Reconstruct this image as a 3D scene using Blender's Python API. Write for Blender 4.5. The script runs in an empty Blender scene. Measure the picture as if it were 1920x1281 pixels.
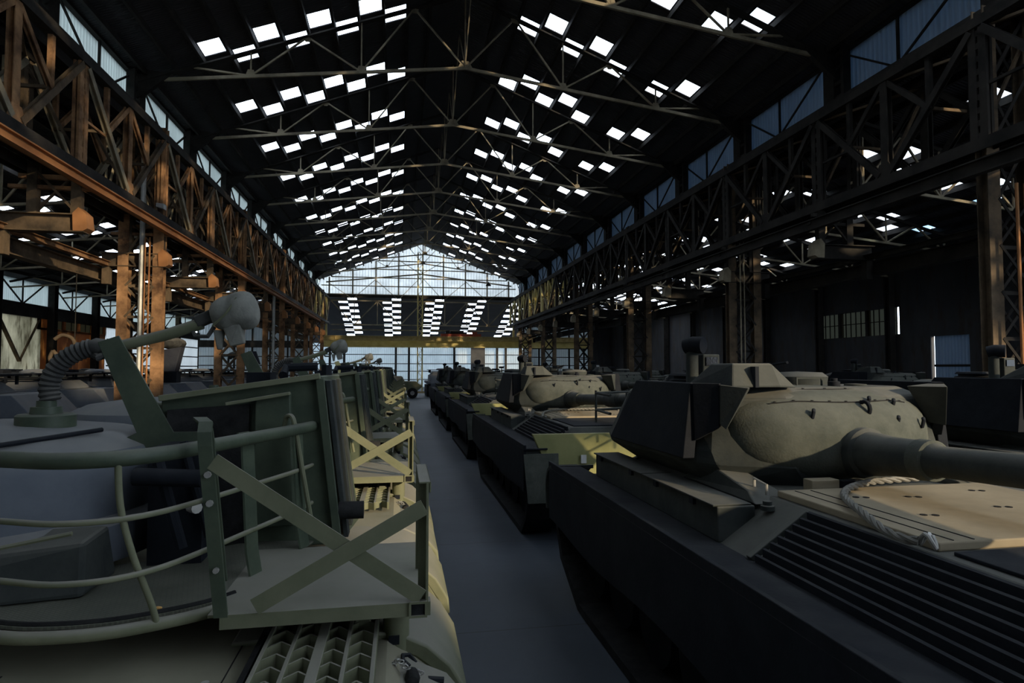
import bpy, bmesh, math, random
from math import sin, cos, pi, radians, sqrt, atan2
from mathutils import Vector, Matrix
random.seed(7)
D = bpy.data
SC = bpy.context.scene
COL = SC.collection

# ------------------------------------------------------------------ camera
CAM_H = 2.55
cam_d = D.cameras.new('camera'); cam = D.objects.new('camera', cam_d); COL.objects.link(cam)
cam_d.sensor_width = 36.0; cam_d.lens = 1150.0 / 1920.0 * 36.0
cam_d.clip_start = 0.05; cam_d.clip_end = 500
cam.location = (0, 0, CAM_H)
cam.rotation_euler = (radians(90 + 2.46), 0, -radians(10.3))
SC.camera = cam

# ------------------------------------------------------------------ sky, sun, exposure
w = D.worlds.new('sky'); SC.world = w; w.use_nodes = True
bg = w.node_tree.nodes['Background']
bg.inputs['Color'].default_value = (0.74, 0.86, 1.0, 1); bg.inputs['Strength'].default_value = 2.9
# hazy horizon: the sky is brighter low down beyond the far end of the hall
_nt = w.node_tree; _tc = _nt.nodes.new('ShaderNodeTexCoord'); _sp = _nt.nodes.new('ShaderNodeSeparateXYZ')
_nt.links.new(_tc.outputs['Generated'], _sp.inputs[0])
_mx = _nt.nodes.new('ShaderNodeMath'); _mx.operation = 'MAXIMUM'; _nt.links.new(_sp.outputs[1], _mx.inputs[0]); _mx.inputs[1].default_value = 0
_pw = _nt.nodes.new('ShaderNodeMath'); _pw.operation = 'POWER'; _nt.links.new(_mx.outputs[0], _pw.inputs[0]); _pw.inputs[1].default_value = 3
_ma = _nt.nodes.new('ShaderNodeMath'); _ma.operation = 'MULTIPLY_ADD'; _nt.links.new(_pw.outputs[0], _ma.inputs[0]); _ma.inputs[1].default_value = 7.0; _ma.inputs[2].default_value = 2.9
_nt.links.new(_ma.outputs[0], bg.inputs['Strength'])
sun_d = D.lights.new('sun', 'SUN'); sun = D.objects.new('sun', sun_d); COL.objects.link(sun)
sun_d.energy = 4.2; sun_d.angle = radians(1.2); sun_d.color = (1.0, 0.80, 0.52)
SUN_TO = Vector((0.60, -0.77, 0.25)).normalized()
sun.rotation_euler = SUN_TO.to_track_quat('Z', 'Y').to_euler()
vs = SC.view_settings
vs.view_transform = 'Standard'; vs.look = 'None'; vs.gamma = 1.0; vs.use_curve_mapping = False
vs.exposure = 0.15
SC.cycles.max_bounces = 6; SC.cycles.diffuse_bounces = 3; SC.cycles.glossy_bounces = 3
SC.cycles.transparent_max_bounces = 12; SC.cycles.transmission_bounces = 3
SC.cycles.caustics_reflective = False; SC.cycles.caustics_refractive = False
SC.cycles.sample_clamp_indirect = 4.0

# ------------------------------------------------------------------ materials
def newmat(name):
    m = D.materials.new(name); m.use_nodes = True
    nt = m.node_tree; b = nt.nodes['Principled BSDF']
    return m, nt, b
def N(nt, t, **k):
    n = nt.nodes.new(t)
    for a, v in k.items(): setattr(n, a, v)
    return n
def noise(nt, scale, detail=3, rough=0.6, stretch=None):
    tc = N(nt, 'ShaderNodeTexCoord'); mp = N(nt, 'ShaderNodeMapping')
    if stretch: mp.inputs['Scale'].default_value = stretch
    nt.links.new(tc.outputs['Object'], mp.inputs['Vector'])
    n = N(nt, 'ShaderNodeTexNoise'); n.inputs['Scale'].default_value = scale
    n.inputs['Detail'].default_value = detail; n.inputs['Roughness'].default_value = rough
    nt.links.new(mp.outputs[0], n.inputs['Vector'])
    return n
def ramp(nt, src, stops):
    r = N(nt, 'ShaderNodeValToRGB'); e = r.color_ramp.elements
    while len(e) < len(stops): e.new(0.5)
    for i, (p, c) in enumerate(stops):
        e[i].position = p; e[i].color = (*c, 1) if len(c) == 3 else c
    nt.links.new(src, r.inputs[0]); return r
def mixc(nt, fac, a, b):
    m = N(nt, 'ShaderNodeMix', data_type='RGBA')
    if isinstance(fac, (int, float)): m.inputs[0].default_value = fac
    else: nt.links.new(fac, m.inputs[0])
    for s, v in ((6, a), (7, b)):
        if isinstance(v, tuple): m.inputs[s].default_value = (*v, 1)
        else: nt.links.new(v, m.inputs[s])
    return m.outputs[2]
def math_n(nt, op, a, b=None, clamp=False):
    m = N(nt, 'ShaderNodeMath', operation=op); m.use_clamp = clamp
    for i, v in enumerate((a, b)):
        if v is None: continue
        if isinstance(v, (int, float)): m.inputs[i].default_value = v
        else: nt.links.new(v, m.inputs[i])
    return m.outputs[0]
def bump(nt, b, h, strength=0.3, dist=0.02):
    n = N(nt, 'ShaderNodeBump'); n.inputs['Strength'].default_value = strength
    n.inputs['Distance'].default_value = dist
    nt.links.new(h, n.inputs['Height']); nt.links.new(n.outputs[0], b.inputs['Normal'])

def surf(name, c1, c2, scale=4, rough=0.7, metal=0.0, bmp=0.15, dust=None, stretch=None, lo=0.35, hi=0.65):
    """two-tone noisy surface; dust = (colour, amount) settles on faces that look up"""
    m, nt, b = newmat(name)
    n = noise(nt, scale, 5, 0.65, stretch)
    col = ramp(nt, n.outputs[0], [(lo, c1), (hi, c2)]).outputs[0]
    if dust:
        dc, amt = dust
        g = N(nt, 'ShaderNodeNewGeometry'); sx = N(nt, 'ShaderNodeSeparateXYZ')
        nt.links.new(g.outputs['Normal'], sx.inputs[0])
        up = math_n(nt, 'MULTIPLY', math_n(nt, 'SUBTRACT', sx.outputs[2], 0.25), 1.6, True)
        n2 = noise(nt, 2.3, 4, 0.6)
        d = math_n(nt, 'MULTIPLY', up, math_n(nt, 'ADD', math_n(nt, 'MULTIPLY', n2.outputs[0], 0.8), amt - 0.4), True)
        col = mixc(nt, d, col, dc)
    nt.links.new(col, b.inputs['Base Color'])
    b.inputs['Roughness'].default_value = rough; b.inputs['Metallic'].default_value = metal
    b.inputs['Specular IOR Level'].default_value = 0.15 if rough > 0.7 else 0.4
    if bmp:
        n3 = noise(nt, scale * 12, 2, 0.5)
        bump(nt, b, n3.outputs[0], bmp, 0.004)
    return m
DUST = (0.27, 0.255, 0.225)
M = {}
M['green'] = surf('green_paint', (0.045, 0.062, 0.042), (0.075, 0.095, 0.062), 5, 0.55, 0, 0.1, (DUST, 0.25))
M['green_dusty'] = surf('dusty_green_paint', (0.14, 0.152, 0.095), (0.20, 0.205, 0.135), 3, 0.8, 0, 0.2, (DUST, 0.75))
M['deck'] = surf('dusty_deck_paint', (0.15, 0.15, 0.10), (0.22, 0.21, 0.15), 2.5, 0.85, 0, 0.25, ((0.30, 0.28, 0.21), 0.65))
M['tank'] = surf('tank_grey_green_paint', (0.034, 0.040, 0.040), (0.058, 0.064, 0.060), 3.5, 0.8, 0, 0.35, ((0.17, 0.165, 0.145), 0.6))
M['tank_dark'] = surf('tank_paint_shade_dark', (0.009, 0.011, 0.016), (0.017, 0.020, 0.026), 3.5, 0.8, 0, 0.3, ((0.085, 0.085, 0.08), 0.2))  # darker copy of the tank paint, with flank shade put into the colour
M['canvas'] = surf('dusty_canvas', (0.062, 0.070, 0.062), (0.100, 0.108, 0.094), 5, 0.95, 0, 0.5, ((0.15, 0.15, 0.13), 0.35))
M['pale_canvas'] = surf('pale_dusty_canvas', (0.17, 0.172, 0.155), (0.27, 0.27, 0.24), 5, 0.95, 0, 0.5)
M['lid'] = surf('tan_dusty_cover', (0.26, 0.22, 0.155), (0.36, 0.30, 0.21), 1.6, 0.9, 0, 0.25)
M['black'] = surf('black_rubber', (0.012, 0.012, 0.013), (0.03, 0.03, 0.03), 8, 0.8, 0, 0.3)
M['rubber'] = surf('dusty_rubber_hose', (0.035, 0.036, 0.036), (0.07, 0.07, 0.066), 8, 0.8, 0, 0.2, (DUST, 0.4))
M['yellow'] = surf('worn_yellow_paint', (0.42, 0.31, 0.10), (0.58, 0.45, 0.19), 4, 0.7, 0, 0.15)
M['yellow_beam'] = surf('dusty_crane_yellow_and_far_light', (0.62, 0.50, 0.18), (0.8, 0.68, 0.30), 1.4, 0.75, 0, 0.1)
M['red'] = surf('faded_red_paint', (0.42, 0.09, 0.04), (0.30, 0.06, 0.03), 3, 0.7)
M['rust'] = surf('rusty_steel', (0.09, 0.05, 0.03), (0.50, 0.28, 0.14), 1.3, 0.85, 0, 0.4, None, None, 0.36, 0.66)
M['rust_dark'] = surf('dark_rusty_steel', (0.05, 0.04, 0.03), (0.19, 0.135, 0.085), 1.2, 0.85, 0, 0.4)
M['orange'] = surf('orange_primer_steel', (0.42, 0.20, 0.085), (0.30, 0.13, 0.055), 1.2, 0.75, 0, 0.3)
M['steel_old'] = surf('grimy_pale_steel', (0.18, 0.155, 0.11), (0.42, 0.36, 0.25), 1.2, 0.8, 0, 0.3)
M['steel_black'] = surf('sooty_steel', (0.018, 0.017, 0.016), (0.045, 0.04, 0.035), 1.5, 0.85, 0, 0.3)
M['galv'] = surf('galvanised_pipe', (0.35, 0.35, 0.33), (0.5, 0.5, 0.47), 3, 0.45, 0.4, 0.1)
M['rope'] = surf('steel_rope', (0.14, 0.135, 0.12), (0.23, 0.22, 0.19), 14, 0.7, 0.2, 0.3)
M['bare'] = surf('bare_metal', (0.35, 0.34, 0.32), (0.5, 0.49, 0.46), 9, 0.45, 0.5, 0.1)
M['white_paint'] = surf('white_paint', (0.75, 0.75, 0.72), (0.85, 0.85, 0.82), 6, 0.6)
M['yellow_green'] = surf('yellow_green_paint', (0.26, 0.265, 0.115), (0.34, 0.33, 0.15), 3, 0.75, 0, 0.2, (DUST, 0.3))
M['cork'] = surf('orange_ear_plug', (0.75, 0.42, 0.13), (0.8, 0.5, 0.2), 20, 0.6)
M['glass_dark'] = surf('dark_lens', (0.01, 0.012, 0.015), (0.02, 0.022, 0.03), 5, 0.15)
M['navy'] = surf('dark_navy_plate', (0.025, 0.028, 0.042), (0.05, 0.055, 0.07), 2, 0.7, 0, 0.2)
M['tarp_blue'] = surf('blue_grey_plate', (0.10, 0.115, 0.14), (0.14, 0.155, 0.18), 2, 0.7, 0, 0.2, (DUST, 0.4))

def wave_sheet(name, c1, c2, axis, pitch, rough=0.6, stain_glow_stretch=None, trans=0.0, metal=0.0, tcol=None):
    """corrugated sheet: bump and faint tone along axis; trans = share of light let through"""
    m, nt, b = newmat(name)
    tc = N(nt, 'ShaderNodeTexCoord'); sp = N(nt, 'ShaderNodeSeparateXYZ')
    nt.links.new(tc.outputs['Object'], sp.inputs[0])
    s = math_n(nt, 'SINE', math_n(nt, 'MULTIPLY', sp.outputs['XYZ'.index(axis)], 2 * pi / pitch))
    n = noise(nt, 0.7, 5, 0.7, stain_glow_stretch)
    col = ramp(nt, n.outputs[0], [(0.3, c1), (0.7, c2)]).outputs[0]
    nt.links.new(col, b.inputs['Base Color']); b.inputs['Roughness'].default_value = rough
    b.inputs['Metallic'].default_value = metal
    bump(nt, b, s, 1.0, pitch * 0.12)
    if trans:
        t = N(nt, 'ShaderNodeBsdfTranslucent')
        rib = math_n(nt, 'ADD', math_n(nt, 'MULTIPLY', s, 0.10), 0.90)
        tc2 = mixc(nt, rib, (0, 0, 0), mixc(nt, n.outputs[0], tuple(x * (0.3 if pitch > 0.28 else 0.6) for x in (tcol or c2)), tcol or c2))  # gable: its bright blob of light is put into stronger transmission noise
        nt.links.new(tc2, t.inputs[0])
        mx = N(nt, 'ShaderNodeMixShader'); mx.inputs[0].default_value = trans
        nt.links.new(b.outputs[0], mx.inputs[1]); nt.links.new(t.outputs[0], mx.inputs[2])
        nt.links.new(mx.outputs[0], nt.nodes['Material Output'].inputs[0])
    return m
M['roof'] = wave_sheet('dark_corrugated_roofing', (0.035, 0.034, 0.038), (0.06, 0.058, 0.062), 'Y', 0.10, 0.9)
M['clad_left'] = wave_sheet('pale_lit_corrugated_cladding', (0.45, 0.50, 0.49), (0.66, 0.70, 0.68), 'Y', 0.16, 0.6, (1, 1, 0.3), 0.7, 0, (0.80, 0.85, 0.82))  # pale tone holds the light that the left side catches
M['clad_right'] = wave_sheet('blue_grey_shaded_corrugated_cladding', (0.30, 0.34, 0.38), (0.42, 0.46, 0.50), 'Y', 0.16, 0.6, (1, 1, 0.3), 0.32, 0, (0.22, 0.32, 0.44))  # same cladding as on the left, with its shade put into the colour
M['gable'] = wave_sheet('white_corrugated_gable', (0.62, 0.64, 0.62), (0.85, 0.85, 0.80), 'X', 0.30, 0.6, (0.35, 1, 0.6), 0.8, 0, (0.97, 0.98, 0.96))
M['clad_low'] = wave_sheet('white_lower_cladding', (0.42, 0.47, 0.50), (0.72, 0.74, 0.73), 'X', 0.25, 0.6, (0.5, 1, 0.4), 0.6, 0, (0.74, 0.79, 0.80))
M['clad_side'] = wave_sheet('white_side_cladding', (0.5, 0.53, 0.52), (0.74, 0.75, 0.72), 'Y', 0.25, 0.6, (1, 0.5, 0.4), 0.75, 0, (0.95, 0.96, 0.94))
M['sheet_dark'] = wave_sheet('dark_wall_sheet', (0.03, 0.032, 0.036), (0.06, 0.06, 0.062), 'Y', 0.25, 0.85)

# skylight pane: ribbed plastic, mostly clear, a little milky
def pane_mat(name, clear, tcol):
    m, nt, b = newmat(name)
    nt.nodes.remove(b)
    a = N(nt, 'ShaderNodeBsdfTransparent'); a.inputs[0].default_value = (*clear, 1)
    t = N(nt, 'ShaderNodeBsdfTranslucent'); t.inputs[0].default_value = (*tcol, 1)
    mx = N(nt, 'ShaderNodeMixShader'); mx.inputs[0].default_value = 0.22
    nt.links.new(a.outputs[0], mx.inputs[1]); nt.links.new(t.outputs[0], mx.inputs[2])
    nt.links.new(mx.outputs[0], nt.nodes['Material Output'].inputs[0])
    return m
M['pane'] = pane_mat('milky_skylight_pane', (0.9, 0.9, 0.92), (0.9, 0.9, 0.9))
M['pane_blue'] = pane_mat('open_hole_sky_pane', (0.20, 0.30, 0.40), (0.10, 0.2, 0.3))  # for open holes: the blue of the sky put into the pane tint
M['pane_grey'] = pane_mat('grey_wired_glass', (0.075, 0.077, 0.065), (0.05, 0.05, 0.045))
M['pane_dirty'] = pane_mat('dirty_window_glass', (0.05, 0.045, 0.032), (0.05, 0.05, 0.04))

# concrete floor
m, nt, b = newmat('dusty_concrete')
n1 = noise(nt, 0.55, 5, 0.65); n2 = noise(nt, 9, 4, 0.6)
c = ramp(nt, n1.outputs[0], [(0.3, (0.040, 0.052, 0.070)), (0.7, (0.072, 0.088, 0.112))]).outputs[0]
c = mixc(nt, math_n(nt, 'MULTIPLY', n2.outputs[0], 0.35), c, (0.07, 0.075, 0.085))
tc = N(nt, 'ShaderNodeTexCoord'); br = N(nt, 'ShaderNodeTexBrick')
nt.links.new(tc.outputs['Object'], br.inputs['Vector'])
br.inputs['Scale'].default_value = 1.0; br.inputs['Mortar Size'].default_value = 0.012
br.inputs['Brick Width'].default_value = 3.2; br.inputs['Row Height'].default_value = 3.0
br.offset = 0.0
br.inputs['Color1'].default_value = br.inputs['Color2'].default_value = (1, 1, 1, 1); br.inputs['Mortar'].default_value = (0, 0, 0, 1)
c = mixc(nt, br.outputs['Color'], (0.035, 0.04, 0.045), c)
nt.links.new(c, b.inputs['Base Color']); b.inputs['Roughness'].default_value = 0.62
bump(nt, b, n2.outputs[0], 0.2, 0.01)
M['floor'] = m

# stained plaster wall and rusty wall
def stained(name, c1, c2, c3, trans=0.0):
    m, nt, b = newmat(name)
    n1 = noise(nt, 0.8, 6, 0.7, (1, 1, 0.35)); n2 = noise(nt, 2.2, 5, 0.7, (1, 1, 0.25))
    c = ramp(nt, n1.outputs[0], [(0.35, c1), (0.6, c2)]).outputs[0]
    f = ramp(nt, n2.outputs[0], [(0.5, (0, 0, 0)), (0.68, (1, 1, 1))]).outputs[0]
    c = mixc(nt, f, c, c3)
    nt.links.new(c, b.inputs['Base Color']); b.inputs['Roughness'].default_value = 0.85
    if trans:
        t = N(nt, 'ShaderNodeBsdfTranslucent'); nt.links.new(c, t.inputs[0])
        mx = N(nt, 'ShaderNodeMixShader'); mx.inputs[0].default_value = trans
        nt.links.new(b.outputs[0], mx.inputs[1]); nt.links.new(t.outputs[0], mx.inputs[2])
        nt.links.new(mx.outputs[0], nt.nodes['Material Output'].inputs[0])
    return m
M['plaster'] = stained('stained_plaster', (0.30, 0.28, 0.21), (0.6, 0.56, 0.45), (0.10, 0.08, 0.05), 0.7)
M['rustwall'] = stained('rusty_panel_wall', (0.16, 0.085, 0.045), (0.30, 0.15, 0.07), (0.65, 0.38, 0.15), 0.45)
M['darkwall'] = stained('sooty_panel_wall', (0.035, 0.036, 0.042), (0.06, 0.06, 0.062), (0.045, 0.03, 0.02))

# chequer plate
m, nt, b = newmat('chequer_plate')
tc = N(nt, 'ShaderNodeTexCoord'); mp = N(nt, 'ShaderNodeMapping'); mp.inputs['Rotation'].default_value = (0, 0, radians(35))
nt.links.new(tc.outputs['Object'], mp.inputs[0])
vo = N(nt, 'ShaderNodeTexBrick'); nt.links.new(mp.outputs[0], vo.inputs['Vector'])
vo.inputs['Scale'].default_value = 1; vo.inputs['Brick Width'].default_value = 0.035; vo.inputs['Row Height'].default_value = 0.014; vo.inputs['Mortar Size'].default_value = 0.004
vo.inputs['Color1'].default_value = vo.inputs['Color2'].default_value = (1, 1, 1, 1); vo.inputs['Mortar'].default_value = (0, 0, 0, 1)
nn = noise(nt, 3, 4)
c = ramp(nt, nn.outputs[0], [(0.35, (0.10, 0.105, 0.08)), (0.65, (0.155, 0.155, 0.12))]).outputs[0]
c = mixc(nt, math_n(nt, 'MULTIPLY', vo.outputs['Fac'], 0.4), c, (0.05, 0.052, 0.042))
nt.links.new(c, b.inputs['Base Color']); b.inputs['Roughness'].default_value = 0.65
bump(nt, b, vo.outputs['Color'], 0.6, 0.004)
M['chequer'] = m

# ------------------------------------------------------------------ mesh builder
def frame(p, q, up=(0, 0, 1)):
    d = (Vector(q) - Vector(p)); L = d.length; z = d.normalized()
    u = Vector(up)
    if abs(z.dot(u)) > 0.98: u = Vector((0, 1, 0)) if abs(z.y) < 0.9 else Vector((1, 0, 0))
    x = u.cross(z).normalized(); y = z.cross(x)
    return x, y, z, L
class MB:
    def __init__(s): s.v = []; s.f = []
    def add(s, vs, fs):
        o = len(s.v); s.v += [tuple(p) for p in vs]; s.f += [tuple(i + o for i in f) for f in fs]; return s
    def box(s, x0, x1, y0, y1, z0, z1):
        return s.add([(x0,y0,z0),(x1,y0,z0),(x1,y1,z0),(x0,y1,z0),(x0,y0,z1),(x1,y0,z1),(x1,y1,z1),(x0,y1,z1)],
                     [(0,3,2,1),(4,5,6,7),(0,1,5,4),(1,2,6,5),(2,3,7,6),(3,0,4,7)])
    def bar(s, p, q, a, b=None, up=(0,0,1)):
        """solid bar from p to q; a = size across, b = size along up"""
        b = a if b is None else b
        x, y, z, L = frame(p, q, up); p = Vector(p); q = Vector(q)
        vs = [c + x*sx*a/2 + y*sy*b/2 for c in (p, q) for sx, sy in ((-1,-1),(1,-1),(1,1),(-1,1))]
        return s.add(vs, [(3,2,1,0),(4,5,6,7),(0,1,5,4),(1,2,6,5),(2,3,7,6),(3,0,4,7)])
    def angle(s, p, q, a, t=0.012, up=(0,0,1)):
        """L-section"""
        x, y, z, L = frame(p, q, up); p = Vector(p); q = Vector(q)
        s.bar(p + y*0, q + y*0, a, t, up)
        off = x * (a/2)
        return s.bar(p + off + y*(a/2), q + off + y*(a/2), t, a, up)
    def ibeam(s, p, q, w, h, t=0.02, up=(0,0,1)):
        x, y, z, L = frame(p, q, up); p = Vector(p); q = Vector(q)
        s.bar(p + y*(h/2-t/2), q + y*(h/2-t/2), w, t, up); s.bar(p - y*(h/2-t/2), q - y*(h/2-t/2), w, t, up)
        return s.bar(p, q, t, h-2*t, up)
    def prism(s, poly, axis, a, b):
        """poly of 2-D points extruded along axis ('x','y','z') from a to b"""
        n = len(poly)
        def P(u, v, w):
            return {'x': (w, u, v), 'y': (u, w, v), 'z': (u, v, w)}[axis]
        vs = [P(u, v, a) for u, v in poly] + [P(u, v, b) for u, v in poly]
        fs = [tuple(range(n)), tuple(range(2*n-1, n-1, -1))] + [(i, i+n, (i+1) % n + n, (i+1) % n) for i in range(n)]
        return s.add(vs, fs)
    def tube(s, pts, r, n=10, cap=True):
        pts = [Vector(p) for p in pts]; rs = r if isinstance(r, (list, tuple)) else [r]*len(pts)
        rings = []; px = None
        for i, p in enumerate(pts):
            t = ((pts[min(i+1, len(pts)-1)] - p).normalized() + (p - pts[max(i-1, 0)]).normalized())
            if t.length < 1e-6: t = pts[min(i+1, len(pts)-1)] - pts[max(i-1, 0)]
            t.normalize()
            if px is None:
                u = Vector((0,0,1)) if abs(t.z) < 0.9 else Vector((1,0,0)); px = u.cross(t).normalized()
            px = (px - t*px.dot(t)).normalized(); py = t.cross(px)
            rings.append([p + (px*cos(2*pi*k/n) + py*sin(2*pi*k/n))*rs[i] for k in range(n)])
        vs = [v for g in rings for v in g]; fs = []
        for i in range(len(pts)-1):
            for k in range(n):
                a = i*n+k; b2 = i*n+(k+1) % n
                fs.append((a, b2, b2+n, a+n))
        if cap:
            fs.append(tuple(range(n-1, -1, -1))); fs.append(tuple((len(pts)-1)*n+k for k in range(n)))
        return s.add(vs, fs)
    def lathe(s, prof, c=(0,0,0), n=24, axis='z'):
        """prof = [(r, h)]"""
        vs = []; fs = []
        for r, h in prof:
            for k in range(n):
                a = 2*pi*k/n
                u, v = r*cos(a), r*sin(a)
                q = {'z': (u, v, h), 'x': (h, u, v), 'y': (u, h, v)}[axis]
                vs.append((c[0]+q[0], c[1]+q[1], c[2]+q[2]))
        m_ = len(prof)
        for i in range(m_-1):
            for k in range(n):
                a = i*n+k; b2 = i*n+(k+1) % n
                fs.append((a, b2, b2+n, a+n))
        if prof[0][0] > 1e-4: fs.append(tuple(range(n-1, -1, -1)))
        if prof[-1][0] > 1e-4: fs.append(tuple((m_-1)*n+k for k in range(n)))
        return s.add(vs, fs)
    def loft(s, rings, cap=True):
        n = len(rings[0]); vs = [p for g in rings for p in g]; fs = []
        for i in range(len(rings)-1):
            for k in range(n):
                a = i*n+k; b2 = i*n+(k+1) % n
                fs.append((a, b2, b2+n, a+n))
        if cap:
            fs.append(tuple(range(n-1, -1, -1))); fs.append(tuple((len(rings)-1)*n+k for k in range(n)))
        return s.add(vs, fs)
    def hull8(s, bottom, top):
        """convex block from two matching loops of points"""
        n = len(bottom)
        return s.add(list(bottom)+list(top), [tuple(range(n-1,-1,-1)), tuple(range(n, 2*n))] + [(i, (i+1) % n, (i+1) % n+n, i+n) for i in range(n)])
    def mesh(s, name, mat, smooth=False, bevel=0.0):
        me = D.meshes.new(name); me.from_pydata(s.v, [], s.f); me.update()
        bm = bmesh.new(); bm.from_mesh(me)
        bmesh.ops.recalc_face_normals(bm, faces=bm.faces)
        bm.to_mesh(me); bm.free()
        if smooth:
            me.polygons.foreach_set('use_smooth', [True]*len(me.polygons))
            me.set_sharp_from_angle(angle=radians(38))
        if mat: me.materials.append(M[mat] if isinstance(mat, str) else mat)
        return me
    def build(s, name, mat, parent=None, smooth=False, bevel=0.0, loc=None):
        o = D.objects.new(name, s.mesh(name, mat, smooth)); COL.objects.link(o)
        if parent: o.parent = parent
        if loc: o.location = loc
        if bevel:
            md = o.modifiers.new('bevel', 'BEVEL'); md.width = bevel; md.segments = 2; md.limit_method = 'ANGLE'; md.angle_limit = radians(40)
        return o
def tag(o, label=None, cat=None, group=None, kind=None):
    if label: o['label'] = label
    if cat: o['category'] = cat
    if group: o['group'] = group
    if kind: o['kind'] = kind
    return o
def thing(name, label, cat, loc=(0,0,0), rz=0, group=None):
    o = D.objects.new(name, None); COL.objects.link(o); o.location = loc; o.rotation_euler = (0,0,rz)
    o.empty_display_size = 0.1
    return tag(o, label, cat, group)
def copy_tree(root, loc=None, rz=None, label=None, skip=(), group=None):
    def rec(o, par, depth):
        c = o.copy(); COL.objects.link(c)
        if par is not None: c.parent = par
        for ch in kids.get(o, ()):
            if ch.name.split('.')[0] not in skip: rec(ch, c, depth+1)
        return c
    kids = {}
    stack = [root]
    while stack:
        q = stack.pop(); kids[q] = list(KIDS.get(q, ()) or q.children); stack += kids[q]
    r = rec(root, None, 0)
    if loc is not None: r.location = loc
    if rz is not None: r.rotation_euler = (0,0,rz)
    if label: r['label'] = label
    if group: r['group'] = group
    return r
KIDS = {}
ORD = ['nearest', 'second', 'third', 'fourth', 'fifth', 'sixth', 'seventh', 'eighth', 'ninth', 'tenth', 'eleventh', 'twelfth', 'thirteenth', 'fourteenth', 'fifteenth', 'sixteenth']
def ordn(i): return ORD[i]

# ------------------------------------------------------------------ the building: key lines
XL, XR, XC = -8.15, 12.4, 2.1          # clerestory planes and ridge
YG = 65.55                              # far gable
Y0 = -12.0                             # back end
SL = 0.385; ZR = 15.67
XWL, XWR = -19.8, 23.2                 # outer walls
def zroof(x): return ZR - SL*abs(x - XC)

# floor
MB().box(-40, 46, -30, 110, -0.3, 0).build('floor', 'floor')['kind'] = 'structure'

# roofs with skylight openings
def sheet_roof(name, x0, x1, zf, holes, ya, yb, mat='roof'):
    xs = sorted(set([x0, x1] + [v for h in holes for v in h[:2]])); ys = sorted(set([ya, yb] + [v for h in holes for v in h[2:]]))
    xs = [x for i, x in enumerate(xs) if i == 0 or x - xs[i-1] > 1e-4]; ys = [y for i, y in enumerate(ys) if i == 0 or y - ys[i-1] > 1e-4]
    idx = {}; mb = MB()
    def V(i, j):
        if (i, j) not in idx: idx[(i, j)] = len(mb.v); mb.v.append((xs[i], ys[j], zf(xs[i])))
        return idx[(i, j)]
    hs = {}
    for i in range(len(xs)-1):
        cx = (xs[i]+xs[i+1])/2
        hcol = [h for h in holes if h[0]-1e-5 < cx < h[1]+1e-5]
        for j in range(len(ys)-1):
            cy = (ys[j]+ys[j+1])/2
            if any(h[2] < cy < h[3] for h in hcol): continue
            mb.f.append((V(i,j), V(i+1,j), V(i+1,j+1), V(i,j+1)))
    o = mb.build(name, mat); o['kind'] = 'structure'
    md = o.modifiers.new('thickness', 'SOLIDIFY'); md.thickness = 0.03; md.offset = 1
    return o
PW, PL, PER = 0.70, 0.84, 4.42
def pane_mesh():
    mb = MB(); n = 22; vs = []
    for i in range(n+1):
        y = -PL/2-0.04 + (PL+0.08)*i/n; z = 0.018*cos(2*pi*i/n*5.5)
        vs += [(-PW/2-0.02, y, z), (PW/2+0.02, y, z)]
    return mb.add(vs, [(2*i, 2*i+1, 2*i+3, 2*i+2) for i in range(n)]).mesh('window_pane', 'pane', True)
PANE = pane_mesh()
PANE_B = PANE.copy(); PANE_B.materials.clear(); PANE_B.materials.append(M['pane_blue'])
WN = [0]
def pane(x, y, zf, me=None):
    WN[0] += 1
    o = D.objects.new('window_%d' % WN[0], me or PANE); COL.objects.link(o)
    a = math.atan2(zf(x+0.1) - zf(x-0.1), 0.2)
    o.location = (x, y, zf(x) + 0.035); o.rotation_euler = (0, -a, 0)
    o['kind'] = 'structure'; o['group'] = 'roof skylight panes'
    return o
zl = lambda x: ZR - SL*(XC - x)
zr = lambda x: ZR - SL*(x - XC)
nave_l, nave_r = [], []
for i in range(8):
    x = -6.2 + 0.8*i
    for k in range(-7, 11):
        y = (19.78 if i % 2 == 0 else 20.64) + PER*k
        if y + PL < YG - 0.5 and y > Y0 + 0.5: nave_l.append((x, x+PW, y, y+PL, k))
    x = 4.05 + 0.805*i
    for k in range(-7, 11):
        y = (20.64 if i % 2 == 0 else 19.78) + PER*k
        if y + PL < YG - 0.5 and y > Y0 + 0.5: nave_r.append((x, x+PW, y, y+PL, k))
sheet_roof('ceiling', XL-0.3, XC, zl, [h[:4] for h in nave_l], Y0, YG)
sheet_roof('ceiling', XC, 8.6, zr, [h[:4] for h in nave_r if h[1] < 8.6], Y0, YG)
sheet_roof('ceiling', 8.6, XR+0.3, zr, [h[:4] for h in nave_r if h[0] > 8.6 and h[2] > 9.6], 9.5, YG)  # eave strip near the viewer left out, unseen, so light reaches the girders
for hs, zf in ((nave_l, zl), (nave_r, zr)):
    for h in hs:
        if h[4] >= -2 and not (h[1] > 8.6 and h[2] < 9.6): pane((h[0]+h[1])/2, (h[2]+h[3])/2, zf)
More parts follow.
